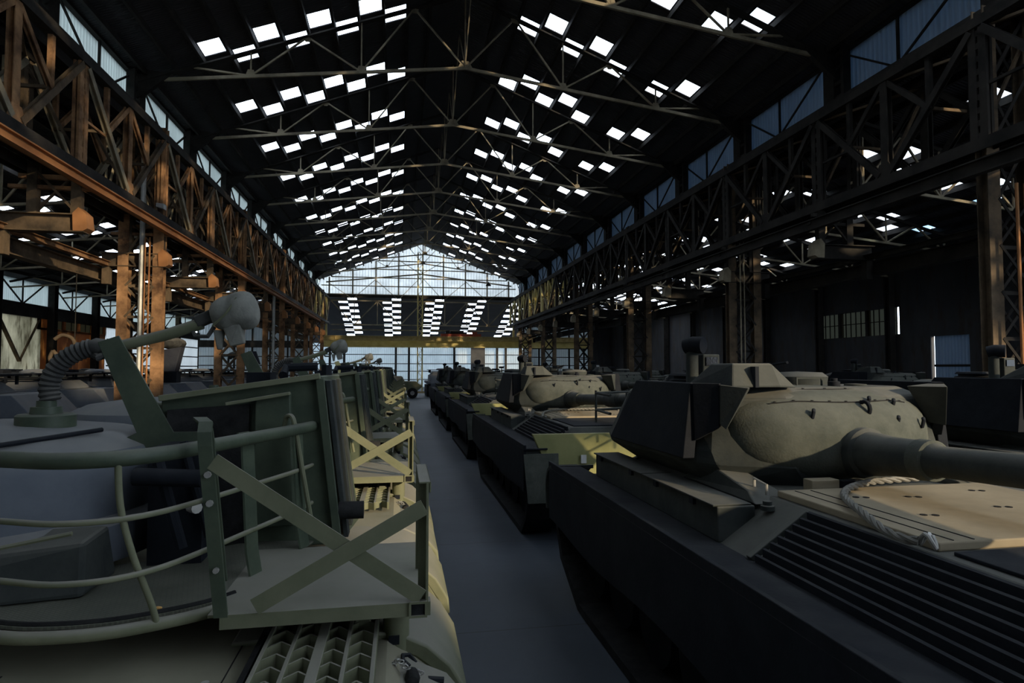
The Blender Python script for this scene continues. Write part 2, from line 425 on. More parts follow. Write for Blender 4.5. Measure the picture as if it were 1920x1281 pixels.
# aisle roofs
za_l = lambda x: 10.15 - 0.25*(XL - x)
za_r = lambda x: 10.15 - 0.25*(x - XR)
AR0 = -3.0                              # right aisle roof left out nearer than this, unseen, to let the sun in
al, ar = [], []
for i in range(8):
    x = -17.25 + 0.8*i
    for k in range(-8, 9):
        y = (25.7 if i % 2 == 1 else 26.6) - PL/2 + PER*k
        al.append((x, x+PW, y, y+PL, k))
    x = 14.45 + 0.8*i
    for k in range(-5, 9):
        y = (21.0 if i % 2 == 1 else 21.95) - PL/2 + PER*k
        ar.append((x, x+PW, y, y+PL, k))
sheet_roof('ceiling', XWL-0.2, XL-0.05, za_l, [h[:4] for h in al], Y0, YG)
ar = [h for h in ar if not (h[3] > 46.9 and h[2] < 52.7)]
bay = [(13.2 + 1.55*i, 14.55 + 1.55*i, 47.0, 52.6, 5) for i in range(6)]
sheet_roof('ceiling', XR+0.05, XWR+0.2, za_r, [h[:4] for h in ar + bay], AR0, YG)
ar += bay
for hs, zf in ((al, za_l), (ar, za_r)):
    for h in hs:
        x, y = (h[0]+h[1])/2, (h[2]+h[3])/2
        blue = zf is za_r and ((x > 20.1 and 20 < y < 22) or (x > 19.0 and 16.5 < y < 18.5 and x < 20.4))
        if -2 <= h[4] <= 3: pane(x, y, zf, PANE_B if blue else None)
# distant panes as one mass
def pane_mass(name, hs, zf_):
    mb = MB()
    for h in hs: mb.add([(h[0], h[2], zf_(h, 0)), (h[1], h[2], zf_(h, 0)), (h[1], h[3], zf_(h, 1)), (h[0], h[3], zf_(h, 1))], [(0,1,2,3)])
    o = mb.build(name, 'pane'); o['kind'] = 'stuff'; o['label'] = 'far small skylight panes seen as rows of white specks'; o['category'] = 'skylight'; return o
far = [h for h in al if h[4] > 3]
mb = MB()
for hs, zf in ((al, za_l), (ar, za_r)):
    for h in hs:
        if h[4] > 3: mb.add([(h[0], h[2], zf(h[0])+.03), (h[1], h[2], zf(h[1])+.03), (h[1], h[3], zf(h[1])+.03), (h[0], h[3], zf(h[0])+.03)], [(0,1,2,3)])
tag(mb.build('skylight', 'pane'), 'distant white panes in both side aisle roofs', 'skylight', None, 'stuff')

# purlins under the roofs
def purlin(x, z, ya, yb, label, group):
    o = MB().bar((0, ya, 0), (0, yb, 0), 0.09, 0.17).build('roof_purlin', 'steel_black', loc=(x, 0, z - 0.12))
    tag(o, label, 'purlin', group)
for i in range(12):
    x = -6.25 - 0.8*2 + 0.8*i
    if x < XC: purlin(x, zl(x), Y0, YG-0.1, 'dark steel purlins running lengthwise under the left slope of the main roof', 'purlins under the left roof slope')
    x = 4.0 + 0.805*(i-1) 
    purlin(x, zr(x), Y0, YG-0.1, 'dark steel purlins running lengthwise under the right slope of the main roof', 'purlins under the right roof slope')
for i in range(13):
    x = -18.9 + 0.8*i
    purlin(x, za_l(x), Y0, YG-0.1, 'dark purlins running lengthwise under the left aisle roof', 'purlins under the left aisle roof')
    x = 13.6 + 0.8*i - 0.05
    if x < 22.5: purlin(x, za_r(x), AR0, YG-0.1, 'dark purlins running lengthwise under the right aisle roof', 'purlins under the right aisle roof')

# clerestory: beam, cladding sheets, bracing, battened posts
def S(o): o['kind'] = 'structure'; return o
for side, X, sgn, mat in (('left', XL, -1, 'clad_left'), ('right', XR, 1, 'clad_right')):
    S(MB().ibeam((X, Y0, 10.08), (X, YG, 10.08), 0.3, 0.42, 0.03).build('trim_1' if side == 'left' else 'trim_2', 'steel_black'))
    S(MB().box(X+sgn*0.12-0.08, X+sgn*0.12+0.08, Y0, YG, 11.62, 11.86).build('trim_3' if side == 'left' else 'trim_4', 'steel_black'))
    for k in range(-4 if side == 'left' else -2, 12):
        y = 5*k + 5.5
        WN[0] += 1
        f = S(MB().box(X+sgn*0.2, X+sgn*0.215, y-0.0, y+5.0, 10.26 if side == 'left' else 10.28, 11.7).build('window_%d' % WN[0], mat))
        f['group'] = 'clerestory panels on the %s' % side
        MB().bar((X+sgn*0.12, y+2.9, 10.25), (X+sgn*0.12, y+2.9, 11.7), 0.06, 0.06).build('mullion', 'steel_black', f)
        MB().bar((X+sgn*0.06, y+0.5, 11.65), (X+sgn*0.06, y+2.85, 10.3), 0.05, 0.05).build('brace', 'steel_black', f)
        MB().bar((X+sgn*0.06, y+2.95, 10.3), (X+sgn*0.06, y+4.9, 11.65), 0.05, 0.05).build('brace', 'steel_black', f)
        # battened post
        if k < 11:
            t = thing('battened_post', 'dark battened steel posts standing between the %s clerestory panels' % side, 'post', (X, y+5.0-0.0, 10.28), 0, 'posts between the %s clerestory panels' % side)
            a = MB().box(-0.12, 0.12, -0.42, -0.30, 0, 1.4).build('upright', 'steel_black', t)
            a = MB().box(-0.12, 0.12, -0.02, 0.42, 0, 1.4).build('upright', 'steel_black', t)
            for z in (0.05, 0.45, 0.9, 1.3): MB().box(-0.1, 0.1, -0.3, -0.02, z-0.05, z+0.05).build('batten', 'steel_black', t)

# roof trusses
def make_truss():
    t = thing('roof_truss', 'x', 'roof truss', (XC, 0, 0), 0, 'roof trusses over the main hall')
    zt = lambda x: ZR - SL*abs(x) - 0.32
    zb = lambda x: 12.78 - 0.125*abs(x)
    def pr(a, b2, nm, s, mat='steel_old', up=(0,1,0)):
        return MB().bar(a, b2, s, s*1.2, up).build(nm, mat, t)
    for sg in (-1, 1):
        for off in (-0.05, 0.05):
            MB().bar((0, off, zt(0)), (sg*10.2, off, zt(10.2)), 0.05, 0.12, (0,1,0)).build('top_chord', 'steel_black', t)
        MB().bar((0, 0, zb(0)), (sg*10.2, 0, zb(10.2)-0.02), 0.10, 0.07, (0,1,0)).build('bottom_chord', 'steel_old', t)
        for xn in (3.45, 6.9):
            pr((sg*xn, 0, zb(xn)), (sg*xn, 0, zt(xn)), 'strut', 0.045)
        for a, b2 in ((0, 1.72), (3.45, 1.72), (3.45, 5.17), (6.9, 5.17), (6.9, 8.6)):
            pr((sg*a, 0, zb(a)), (sg*b2, 0, zt(b2)), 'diagonal', 0.05)
        for xn in (3.45, 6.9):
            MB().prism([(sg*xn-0.17, zb(xn)-0.03), (sg*xn+0.17, zb(xn)-0.03), (sg*xn+0.09, zb(xn)+0.2), (sg*xn-0.09, zb(xn)+0.2)], 'y', -0.02, 0.02).build('gusset', 'steel_old', t)
        for xn in (1.72, 5.17):
            MB().prism([(sg*xn-0.14, zt(xn)), (sg*xn+0.14, zt(xn)-0.02), (sg*xn+0.07, zt(xn)-0.15), (sg*xn-0.07, zt(xn)-0.15)], 'y', -0.02, 0.02).build('gusset', 'steel_old', t)
        # end bracket onto the post
        MB().prism([(sg*10.2, 11.85), (sg*10.2, 10.9), (sg*9.95, 11.1), (sg*9.2, 11.75)], 'y', -0.08, 0.08).build('end_bracket', 'steel_black', t)
    pr((0, 0.04, zb(0)), (0, 0.04, zt(0)), 'strut', 0.04, 'rust'); pr((0, -0.05, zb(0)), (0, -0.05, zt(0)), 'strut', 0.04)
    MB().prism([(-0.28, zb(0)-0.05), (0.28, zb(0)-0.05), (0.12, zb(0)+0.25), (-0.12, zb(0)+0.25)], 'y', -0.025, 0.025).build('gusset', 'steel_old', t)
    for sg in (-1, 1):
        MB().bar((0.0, 0, zb(0)+0.05), (0.03, sg*2.45, ZR-0.4), 0.035).build('ridge_tie', 'steel_old', t)
    KIDS[t] = [o for o in D.objects if o.parent is t]
    return t
tr0 = make_truss()
TY = [5*k + 5.5 for k in range(-3, 12)]
vis = 0
for y in TY:
    o = tr0 if y == TY[0] else copy_tree(tr0)
    o.location = (XC, y, 0)
    if y < 12: o['label'] = 'roof trusses above and behind the viewer, out of the picture'
    else:
        o['label'] = 'pale steel roof truss spanning the main hall, %s counted from the top of the picture' % ('topmost' if vis == 0 else ordn(vis)); vis += 1

# ------------------------------------------------------------------ lattice girders beside the nave and their columns
def make_girder(mats, name='lattice_girder'):
    """10 m of double lattice girder along Y, inner face at x=0, outer at x=+1.0 (away from nave)"""
    t = thing(name, 'x', 'girder', (0,0,0)); mv, md, mc = mats
    ZT, ZB = 9.6, 7.25
    for x, u in ((0.0, 1), (-1.15, 0)):
        MB().box(x-0.12, x+0.12, 0, 10, ZT, ZT+0.2).box(x-0.015, x+0.015, 0, 10, ZT+0.2, ZT+0.36).build('top_chord', 'steel_black', t)
        MB().box(x-0.13, x+0.13, 0, 10, ZB-0.1, ZB).box(x+0.10, x+0.13, 0, 10, ZB-0.25, ZB-0.1).box(x-0.13, x-0.10, 0, 10, ZB-0.25, ZB-0.1).build('bottom_chord', 'steel_black', t)
        for yy in (0, 5):
            # heavy riveted post on each column line, slotted
            mb = MB(); mb.box(x-0.08, x-0.02, yy-0.2, yy+0.2, ZB-0.1, ZT+0.05); mb.box(x+0.02, x+0.08, yy-0.2, yy-0.03, ZB-0.1, ZT+0.05); mb.box(x+0.02, x+0.08, yy+0.03, yy+0.2, ZB-0.1, ZT+0.05)
            for q in range(9): mb.box(x+0.02, x+0.07, yy-0.03, yy+0.03, ZB+q*0.27, ZB+q*0.27+0.13)
            mb.build('post', mv if u or mv != 'rust' else 'rust_dark', t)
            MB().ibeam((x, yy+2.5, ZB), (x, yy+2.5, ZT), 0.22, 0.16, 0.02, (1,0,0)).build('post', mv if u or mv != 'rust' else 'rust_dark', t)
            MB().box(x-0.05, x+0.05, yy+1.2, yy+1.32, ZB+1.15, ZT).build('hanger', mv, t)
            MB().box(x-0.05, x+0.05, yy+3.7, yy+3.82, ZB+1.15, ZT).build('hanger', mv, t)
            MB().ibeam((x+0.06, yy+2.35, ZB+0.05), (x+0.06, yy+0.12, ZT-0.05), 0.15, 0.13, 0.02, (1,0,0)).build('diagonal', md, t)
            MB().ibeam((x+0.06, yy+2.65, ZB+0.05), (x+0.06, yy+4.88, ZT-0.05), 0.15, 0.13, 0.02, (1,0,0)).build('diagonal', 'rust_dark' if u and mv == 'rust' else md, t)
            MB().ibeam((x+0.02, yy+1.25, ZB+1.2), (x+0.02, yy+2.4, ZT-0.05), 0.12, 0.1, 0.02, (1,0,0)).build('sub_diagonal', mv, t)
            MB().ibeam((x+0.02, yy+3.75, ZB+1.2), (x+0.02, yy+2.6, ZT-0.05), 0.12, 0.1, 0.02, (1,0,0)).build('sub_diagonal', mv, t)
            MB().prism([(yy+2.2, ZB), (yy+2.8, ZB), (yy+2.65, ZB+0.32), (yy+2.35, ZB+0.32)], 'x', x+0.08, x+0.1).build('gusset', mv, t)
    mb = MB()
    for q in range(4):
        yy = 2.5*q
        mb.bar((0, yy, ZB+0.05), (-1.15, yy+2.5, ZB+0.05), 0.07); mb.bar((-1.15, yy, ZB+0.05), (0, yy+2.5, ZB+0.05), 0.07)
        mb.bar((0, yy, ZT), (-1.15, yy+2.5, ZT), 0.06); mb.bar((0, yy, ZB+0.1), (-1.15, yy, ZT-0.1), 0.06); mb.bar((0, yy+1.2, ZB+1.2), (-1.15, yy+1.2, ZB+1.2), 0.07)
    mb.build('cross_lacing', 'rust_dark', t)
    MB().box(-1.0, -0.2, 0, 10, ZB+0.0, ZB+0.03).build('walkway', 'steel_black', t)
    for yy in (0.6, 5.6):
        MB().bar((0.0, yy+0.6, ZB+1.1), (-0.0, yy-0.55, ZB+1.1), 0.06).build('tie', mv, t)
    KIDS[t] = [o for o in D.objects if o.parent is t]
    return t
gL = make_girder(('rust', 'steel_old', 'rust'))
gFarLit = make_girder(('yellow_beam', 'steel_old', 'yellow_beam'))  # yellow sections: the warm light on the far end put into the colour
GX = -7.33
for k in range(6):
    o = gL if k == 0 else gFarLit if k == 5 else copy_tree(gL)
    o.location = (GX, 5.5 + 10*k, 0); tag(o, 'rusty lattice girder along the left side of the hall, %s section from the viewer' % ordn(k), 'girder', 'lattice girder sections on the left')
gR = make_girder(('steel_black', 'steel_black', 'steel_black'))
GXR = 11.75
for k in range(6):
    o = gR if k == 0 else copy_tree(gFarLit if k >= 4 else gR)
    o.location = (GXR, 5.5 + 10*(k+1), 0); o.rotation_euler = (0, 0, pi)
    tag(o, 'dark lattice girder along the right side of the hall, %s section from the viewer' % ordn(k), 'girder', 'lattice girder sections on the right')

def make_column(mat1, mat2, lamp=False):
    """battened two-leg column; inner leg at x=0, outer leg at x=-1.0"""
    t = thing('lattice_column', 'x', 'column', (0,0,0))
    for x in (-0.0, -0.98):
        MB().ibeam((x, 0, 0.02), (x, 0, 10.0), 0.30, 0.26, 0.025, (0,1,0)).build('leg', mat1, t)
    mb = MB(); z = 0.3; s = 1
    while z < 5.2:
        mb.bar((-0.1, 0.11, z), (-0.9, 0.11, z+0.95), 0.06, 0.02, (0,1,0)); mb.bar((-0.9, 0.13, z), (-0.1, 0.13, z+0.95), 0.06, 0.02, (0,1,0))
        mb.bar((-0.1, -0.11, z), (-0.9, -0.11, z+0.95), 0.06, 0.02, (0,1,0)); mb.bar((-0.9, -0.13, z), (-0.1, -0.13, z+0.95), 0.06, 0.02, (0,1,0))
        mb.bar((-0.1, -0.11, z), (-0.9, -0.11, z), 0.08, 0.02, (0,1,0))
        z += 0.95
    while z < 9.0:
        mb.bar((-0.1, 0.12, z), (-0.9, 0.12, z+1.3), 0.07, 0.02, (0,1,0)); mb.bar((-0.9, -0.12, z), (-0.1, -0.12, z+1.3), 0.07, 0.02, (0,1,0)); z += 1.3
    mb.build('lacing', mat2, t)
    MB().box(-1.2, 0.22, -0.28, 0.28, 0, 0.06).build('base_plate', 'rust_dark', t)
    KIDS[t] = [o for o in D.objects if o.parent is t]
    return t
cL = make_column('rust', 'rust_dark')
for k in range(6):
    y = 10.5 + 10*k
    o = cL if k == 0 else copy_tree(cL)
    o.location = (GX-0.03, y, 0); tag(o, 'rusty two-legged lattice column on the left side of the hall, %s one from the viewer' % ordn(k), 'column', 'columns on the left')
cR = make_column('rust_dark', 'steel_black')
for k in range(6):
    y = 10.5 + 10*k
    o = cR if k == 0 else copy_tree(cR)
    o.location = (GXR+0.1, y, 0); o.rotation_euler = (0, 0, pi); tag(o, 'dark two-legged lattice column on the right side of the hall, %s one from the viewer' % ordn(k), 'column', 'columns on the right')

# pipes on columns
def pipe(pts, r, mat, label, name='pipe', cat='pipe', group=None, n=8):
    return tag(MB().tube(pts, r, n).build(name, mat, None, True), label, cat, group)
pipe([(-7.75, 20.2, 0), (-7.75, 20.2, 9.4)], 0.075, 'galv', 'grey galvanised downpipe clipped inside the tall column behind the near green vehicle')
pipe([(-7.5, 20.1, 0.0), (-7.5, 20.1, 6.5)], 0.025, 'orange', 'thin orange conduit rising up the column behind the near green vehicle')
pipe([(-7.62, 20.1, 0.0), (-7.62, 20.1, 6.5)], 0.02, 'orange', 'thinner conduit beside the galvanised downpipe on the left column')
pipe([(-7.8, 40.2, 0), (-7.8, 40.2, 9.4)], 0.09, 'galv', 'grey galvanised downpipe on the far left column')
pipe([(11.95, 10.0, 0), (11.95, 10.0, 6.2)], 0.03, 'orange', 'tan vertical conduit on the column at the right edge of the picture')
pipe([(12.15, 10.0, 0), (12.15, 10.0, 6.2)], 0.03, 'orange', 'second tan conduit, right of the other on the column at the right edge')
pipe([(12.05, 20.2, 0), (12.05, 20.2, 7.5)], 0.025, 'steel_old', 'thin pale conduit on the dark column behind the near tank turret')
pipe([(12.2, 20.2, 0), (12.2, 20.2, 7.5)], 0.02, 'steel_old', 'thinner pale conduit on the dark column behind the near tank turret')

# runway beams
tag(MB().ibeam((0, -2, 0), (0, 56, 0), 0.17, 0.22, 0.03).box(-0.09, -0.07, -2, 56, -0.11, 0.11).build('crane_runway_beam', 'orange', loc=(-6.98, 0, 6.72)), 'orange rusted crane runway beam running along the left girder', 'beam', None)
tag(MB().ibeam((0, 8, 0), (0, 62, 0), 0.17, 0.3, 0.03).build('crane_runway_beam', 'steel_black', loc=(11.45, 0, 6.6)), 'black crane runway beam running along the right girder', 'beam', None)
for X, lab, mt in ((-9.15, 'left', 'rust_dark'), (13.55, 'right', 'steel_black')):
    tag(MB().ibeam((0, 3 if X < 0 else 9, 0), (0, 62, 0), 0.3, 0.4, 0.03).build('aisle_crane_beam', mt, loc=(X, 0, 5.42)), 'dark lower crane beam on brackets in the %s aisle' % lab, 'beam')
    tag(MB().ibeam((0, 3 if X < 0 else 9, 0), (0, 62, 0), 0.16, 0.16, 0.02).build('aisle_rail', 'rust' if X < 0 else 'steel_black', loc=(X + (0.35 if X < 0 else -0.35), 0, 5.72)), 'narrow crane rail above the lower beam in the %s aisle' % lab, 'rail')
# brackets at every bay
def make_bracket(mt, tip):
    t = thing('column_bracket', 'x', 'bracket', (0,0,0))
    MB().ibeam((0.1, 0, 5.85), (-1.75, 0, 5.85), 0.3, 0.42, 0.03).build('arm', mt, t)
    MB().box(-1.7, -1.5, -0.1, 0.1, 5.1, 5.65).build('shoe', mt, t)
    MB().prism([(0.1, 5.66), (0.2, 5.72), (0.16, 6.05), (0.0, 6.2), (-0.12, 6.06), (-0.1, 5.66)], 'y', -0.17, 0.17).build('end_stop', tip, t)
    MB().bar((-0.1, 0, 6.06), (-0.1, 0, 7.2), 0.18, 0.2, (1,0,0)).build('hanger', mt, t)
    MB().bar((-1.0, 0, 6.06), (-1.0, 0, 7.2), 0.18, 0.2, (1,0,0)).build('hanger', mt, t)
    MB().bar((-1.0, 0.05, 6.1), (-0.1, 0.05, 7.1), 0.05).bar((-0.1, -0.05, 6.1), (-1.0, -0.05, 7.1), 0.05).build('cross_brace', mt, t)
    MB().box(-1.3, 0.15, -0.05, 0.05, 6.85, 6.95).box(-1.5, 0.25, -0.06, 0.06, 6.62, 6.7).build('tie_plate', 'rust' if tip == 'orange' else mt, t)
    KIDS[t] = [o for o in D.objects if o.parent is t]
    return t
bL = make_bracket('rust_dark', 'orange'); bR = make_bracket('steel_black', 'steel_old')
for k in range(10):
    y = 15.5 + 5*k
    o = bL if k == 0 else copy_tree(bL); o.location = (GX+0.1, y, 0); tag(o, 'orange-tipped steel bracket under the left aisle crane beam, %s from the viewer' % ordn(k), 'bracket', 'brackets on the left')
    o = bR if k == 0 else copy_tree(bR); o.location = (GXR-0.1, y, 0); o.rotation_euler = (0,0,pi); tag(o, 'dark steel bracket under the right aisle crane beam, %s from the viewer' % ordn(k), 'bracket', 'brackets on the right')

# aisle trusses
def make_aisle_truss(zf, x0, x1, mt):
    t = thing('aisle_truss', 'x', 'roof truss', (0,0,0)); W = x1 - x0; zb = zf(x0 if abs(x0) > abs(x1) else x1) - 0.55
    hi = x1 if zf(x1) > zf(x0) else x0; lo = x0 if hi == x1 else x1
    s = 1 if hi > lo else -1
    zt = lambda x: zf(x) - 0.25
    MB().bar((lo, 0, zt(lo)), (hi, 0, zt(hi)), 0.1, 0.1, (0,1,0)).build('top_chord', 'steel_black', t)
    MB().bar((lo, 0, zb), (hi, 0, zb+1.0), 0.08, 0.07, (0,1,0)).build('bottom_chord', mt, t)
    zbb = lambda x: zb + 1.0*abs(x-lo)/abs(hi-lo)
    n = 4; L = abs(hi-lo)
    for i in range(1, n+1):
        xa = lo + s*L*(i-0.15)/n; xm = lo + s*L*(i-0.65)/n
        MB().bar((xa, 0, zbb(xa)), (xa, 0, zt(xa)), 0.05).build('strut', mt, t)
        MB().bar((xa, 0, zbb(xa)), (xm, 0, zt(xm)), 0.055).build('diagonal', mt, t)
        xn = lo + s*L*min(i+0.35, n)/n
        MB().bar((xa, 0, zbb(xa)), (xn, 0, zt(xn)), 0.055).build('diagonal', mt, t)
    KIDS[t] = [o for o in D.objects if o.parent is t]
    return t
aL = make_aisle_truss(za_l, XWL, -8.5, 'steel_old'); aR = make_aisle_truss(za_r, 12.8, XWR, 'steel_old')
for k in range(9):
    o = aL if k == 0 else copy_tree(aL); o.location = (0, 15.5+5*k, 0); tag(o, 'thin steel truss under the left aisle roof, %s from the viewer' % ordn(k), 'roof truss', 'left aisle trusses')
    o = aR if k == 0 else copy_tree(aR); o.location = (0, 15.5+5*k, 0); tag(o, 'thin steel truss under the right aisle roof, %s from the viewer' % ordn(k), 'roof truss', 'right aisle trusses')

# ------------------------------------------------------------------ outer walls
# left wall: plaster bays near, rusty bay, then white cladding
S(MB().box(XWL-0.02, XWL, 8, 38.4, 0, 5.3).build('wall_left', 'plaster'))
S(MB().box(XWL-0.25, XWL, Y0, 8, 0, 5.3).build('wall_left', 'plaster'))
S(MB().box(XWL-0.02, XWL, 38.4, 46.0, 0, 4.75).build('wall_left', 'rustwall'))
S(MB().box(XWL-0.02, XWL, 46.0, YG, 0, 5.3).build('wall_left', 'clad_side'))
S(MB().box(XWL-0.1, XWL+0.15, Y0, YG, 5.3, 6.0).build('trim_5', 'steel_black'))
S(MB().box(XWL-0.1, XWL+0.1, Y0, YG, 7.42, 7.75).build('trim_6', 'steel_black'))
for k in range(-4, 12):
    y = 3.95 + 5*k + 5 - 0.0
    if y < Y0 or y + 5 > YG + 1: continue
    WN[0] += 1
    f = S(MB().box(XWL-0.05, XWL-0.03, y, min(y+5, YG), 6.0, 7.42).build('window_%d' % WN[0], 'clad_left')); f['group'] = 'left outer wall high panels'
    MB().bar((XWL+0.04, y+2.6, 6.0), (XWL+0.04, y+2.6, 7.42), 0.06).build('mullion', 'steel_black', f)
    MB().bar((XWL+0.06, y+0.3, 7.4), (XWL+0.06, y+2.5, 6.02), 0.06).bar((XWL+0.06, y+2.7, 6.02), (XWL+0.06, y+4.9, 7.4), 0.06).build('brace', 'steel_black', f)
    o = MB().ibeam((0, 0, 0), (0, 0, 8.0), 0.35, 0.4, 0.03, (0,1,0)).build('wall_post', 'steel_black' if y < 44 else 'rust_dark', loc=(XWL+0.3, y, 0))
    tag(o, 'upright steel posts standing against the left outer wall', 'post', 'posts of the left outer wall')
# small high windows over the rusty bay
mb = MB().box(XWL-0.12, XWL, 38.0, 39.3, 4.75, 5.32).box(XWL-0.12, XWL, 38.0, 46.0, 4.70, 4.80)
for k in range(4): mb.box(XWL-0.12, XWL, 40.75+1.7*k, 41.0+1.7*k, 4.75, 5.32)
S(mb.build('wall_left', 'rustwall'))
for k in range(4):
    WN[0] += 1
    f = S(MB().box(XWL-0.1, XWL-0.08, 39.3+1.7*k, 40.75+1.7*k, 4.78, 5.32).build('window_%d' % WN[0], 'pane_dirty'))
    MB().box(XWL-0.07, XWL-0.04, 40.0+1.7*k, 40.05+1.7*k, 4.78, 5.32).build('frame', 'steel_black', f)
tag(MB().bar((XWL+0.12, 34.4, 5.2), (XWL+0.12, 36.3, 2.9), 0.16, 0.1).bar((XWL+0.12, 36.3, 2.9), (XWL+0.12, 38.0, 5.2), 0.08, 0.08).build('wall_brace', 'rust_dark'), 'dark V-shaped steel brace in front of the stained plaster wall at the left edge', 'brace')
# horizontal rails on white left cladding
for i, z in enumerate((0.9, 1.8, 2.7, 3.6, 4.5)):
    S(MB().box(XWL, XWL+0.08, 46.2, YG, z-0.05, z+0.05).build('trim_%d' % (7+i), 'steel_black'))
# right wall
for ya, yb in ((24.6+0.4, 30.6),):
    pass
XW = XWR
S(MB().box(XW, XW+0.2, 20.2, 21.6, 0, 7.6).box(XW, XW+0.2, 23.5, 25.2, 0, 7.6).box(XW, XW+0.2, 21.6, 23.5, 3.95, 7.6)
  .box(XW, XW+0.2, 25.2, 31.3, 0, 4.15).box(XW, XW+0.2, 25.2, 31.3, 5.45, 7.6).box(XW, XW+0.2, 31.3, YG, 0, 7.6).box(XW, XW+0.2, AR0, 20.2, 0, 7.6).build('wall_right', 'darkwall'))
for k in range(3):
    WN[0] += 1; y = 25.4 + 1.95*k
    f = S(MB().box(XW+0.08, XW+0.1, y, y+1.8, 4.15, 5.45).build('window_%d' % WN[0], 'pane_grey'))
    mb = MB()
    for q in range(6): mb.box(XW+0.03, XW+0.07, y+q*0.36-0.02, y+q*0.36+0.02, 4.15, 5.45)
    mb.box(XW+0.03, XW+0.07, y, y+1.8, 4.8, 4.84).build('frame', 'steel_black', f)
    S(MB().box(XW-0.02, XW+0.2, y+1.8, y+1.95, 4.15, 5.45).build('trim_%d' % (20+k), 'steel_black'))
dr = S(MB().box(XW+0.1, XW+0.14, 21.6, 23.38, 0, 3.95).build('door_1', 'clad_right'))
MB().box(XW+0.04, XW+0.1, 21.6, 23.38, 1.3, 1.4).box(XW+0.04, XW+0.1, 21.6, 23.38, 2.6, 2.7).build('rail', 'steel_black', dr)
for k in range(1, 12):
    y = 5.5 + 5*k
    if y > 12 and y < YG:
        tag(MB().ibeam((0, 0, 0), (0, 0, 7.6), 0.3, 0.35, 0.03, (0,1,0)).build('wall_post', 'steel_black', loc=(XW-0.25, y, 0)), 'black steel posts standing against the right outer wall', 'post', 'posts of the right outer wall')
# back wall behind the viewer
S(MB().box(XWL-0.2, XR+0.1, Y0-0.2, Y0, 0, 8).prism([(XL-0.3, 8), (XR+0.3, 8), (XR+0.3, 11.6), (XC, ZR), (XL-0.3, 11.6)], 'y', Y0-0.2, Y0).build('wall_back', 'darkwall'))

S(MB().box(XR+0.1, 20.0, Y0-0.2, Y0, 8.2, 12.5).box(XR+0.3, XR+0.4, Y0, -8.0, 10.2, 11.8).build('wall_back', 'darkwall'))  # added unseen slabs that block sun from the left rows
# ------------------------------------------------------------------ far gable
g = S(MB().prism([(XL-0.2, 10.15), (XR+0.2, 10.15), (XR+0.2, zr(XR+0.2)), (XC, ZR), (XL-0.2, zl(XL-0.2))], 'y', YG, YG+0.03).build('wall_gable', 'gable'))
mb = MB()
for z in (10.2, 11.1, 12.0, 12.9, 13.8): 
    hw = min((ZR - z)/SL - 0.3, 10.2)
    mb.box(XC-hw, XC+hw, YG-0.12, YG-0.02, z-0.05, z+0.05)
mb.build('rail', 'steel_old', g)
mb = MB()
for i in range(-4, 5):
    x = XC + 2.35*i
    if i: mb.box(x-0.07, x+0.07, YG-0.2, YG-0.06, 10.15, zroof(x)-0.1)
mb.build('stud', 'steel_old', g)
mb = MB()
for sg in (-1, 1):
    mb.bar((XC, YG-0.25, 12.45), (XC+sg*9.7, YG-0.25, 11.4), 0.13, 0.13); mb.bar((XC+sg*2.35, YG-0.22, 13.9), (XC+sg*0.1, YG-0.22, 12.5), 0.06)
for i in range(4):
    for sg in (-1, 1):
        a = XC + sg*2.35*i; b_ = XC + sg*2.35*(i+1)
        if i % 2 == 0: mb.bar((b_, YG-0.22, 9.7), (a, YG-0.22, 12.2-i*0.2), 0.06)
        else: mb.bar((a, YG-0.22, 9.7), (b_, YG-0.22, 11.9-i*0.2), 0.06)
mb.build('wind_brace', 'steel_old', g)
S(MB().box(XL-0.3, XR+0.3, YG-0.2, YG+0.2, 9.85, 10.15).build('trim_12', 'steel_black'))
# wind girder across the opening
t = thing('wind_girder', 'pale steel wind girder with zigzag webs across the far opening, below the white gable', 'girder', (0, YG-0.6, 0))
MB().box(XL+1.1, XR-0.85, -0.1, 0.1, 9.42, 9.56).build('top_chord', 'steel_old', t)
MB().box(XL+1.1, XR-0.85, -0.1, 0.1, 6.95, 7.05).box(XL+1.1, XR-0.85, 0.5, 0.6, 6.45, 6.55).build('bottom_chord', 'steel_old', t)
n = 4; L = (XR-XL-1.95)/2/2
for i in range(4):
    xa = XL+1.1+i*2*L/2*1.0*2/2
    a = XL + 1.1 + i*(XR-XL-1.95)/4; c_ = a + (XR-XL-1.95)/8; b_ = a + (XR-XL-1.95)/4
    MB().bar((a, 0, 9.45), (c_, 0, 7.0), 0.11, 0.07, (0,1,0)).build('web', 'steel_old', t)
    MB().bar((c_, 0, 7.0), (b_, 0, 9.45), 0.11, 0.07, (0,1,0)).build('web', 'steel_old', t)
    MB().bar((c_, 0, 7.0), (c_, 0, 9.45), 0.09).build('web', 'steel_old', t)
    if i: MB().bar((a, 0, 7.0), (a, 0, 9.45), 0.09).build('web', 'steel_old', t)
# central lattice mast
t = thing('lattice_mast', 'slim yellowish lattice mast rising from the floor at the far end of the lane', 'mast', (1.98, YG-1.0, 0))
for sx in (-0.24, 0.24): MB().box(sx-0.06, sx+0.06, -0.2, 0.2, 0, 14.6).build('leg', 'yellow_beam', t)
mb = MB(); z = 0.3; s = 1
while z < 14.3:
    mb.bar((-0.2*s, -0.1, z), (0.2*s, -0.1, z+0.45), 0.05); s = -s; z += 0.45
mb.build('lacing', 'yellow_beam', t)
MB().box(-0.55, 0.55, -0.4, 0.4, 0, 0.12).build('base_plate', 'rust_dark', t)
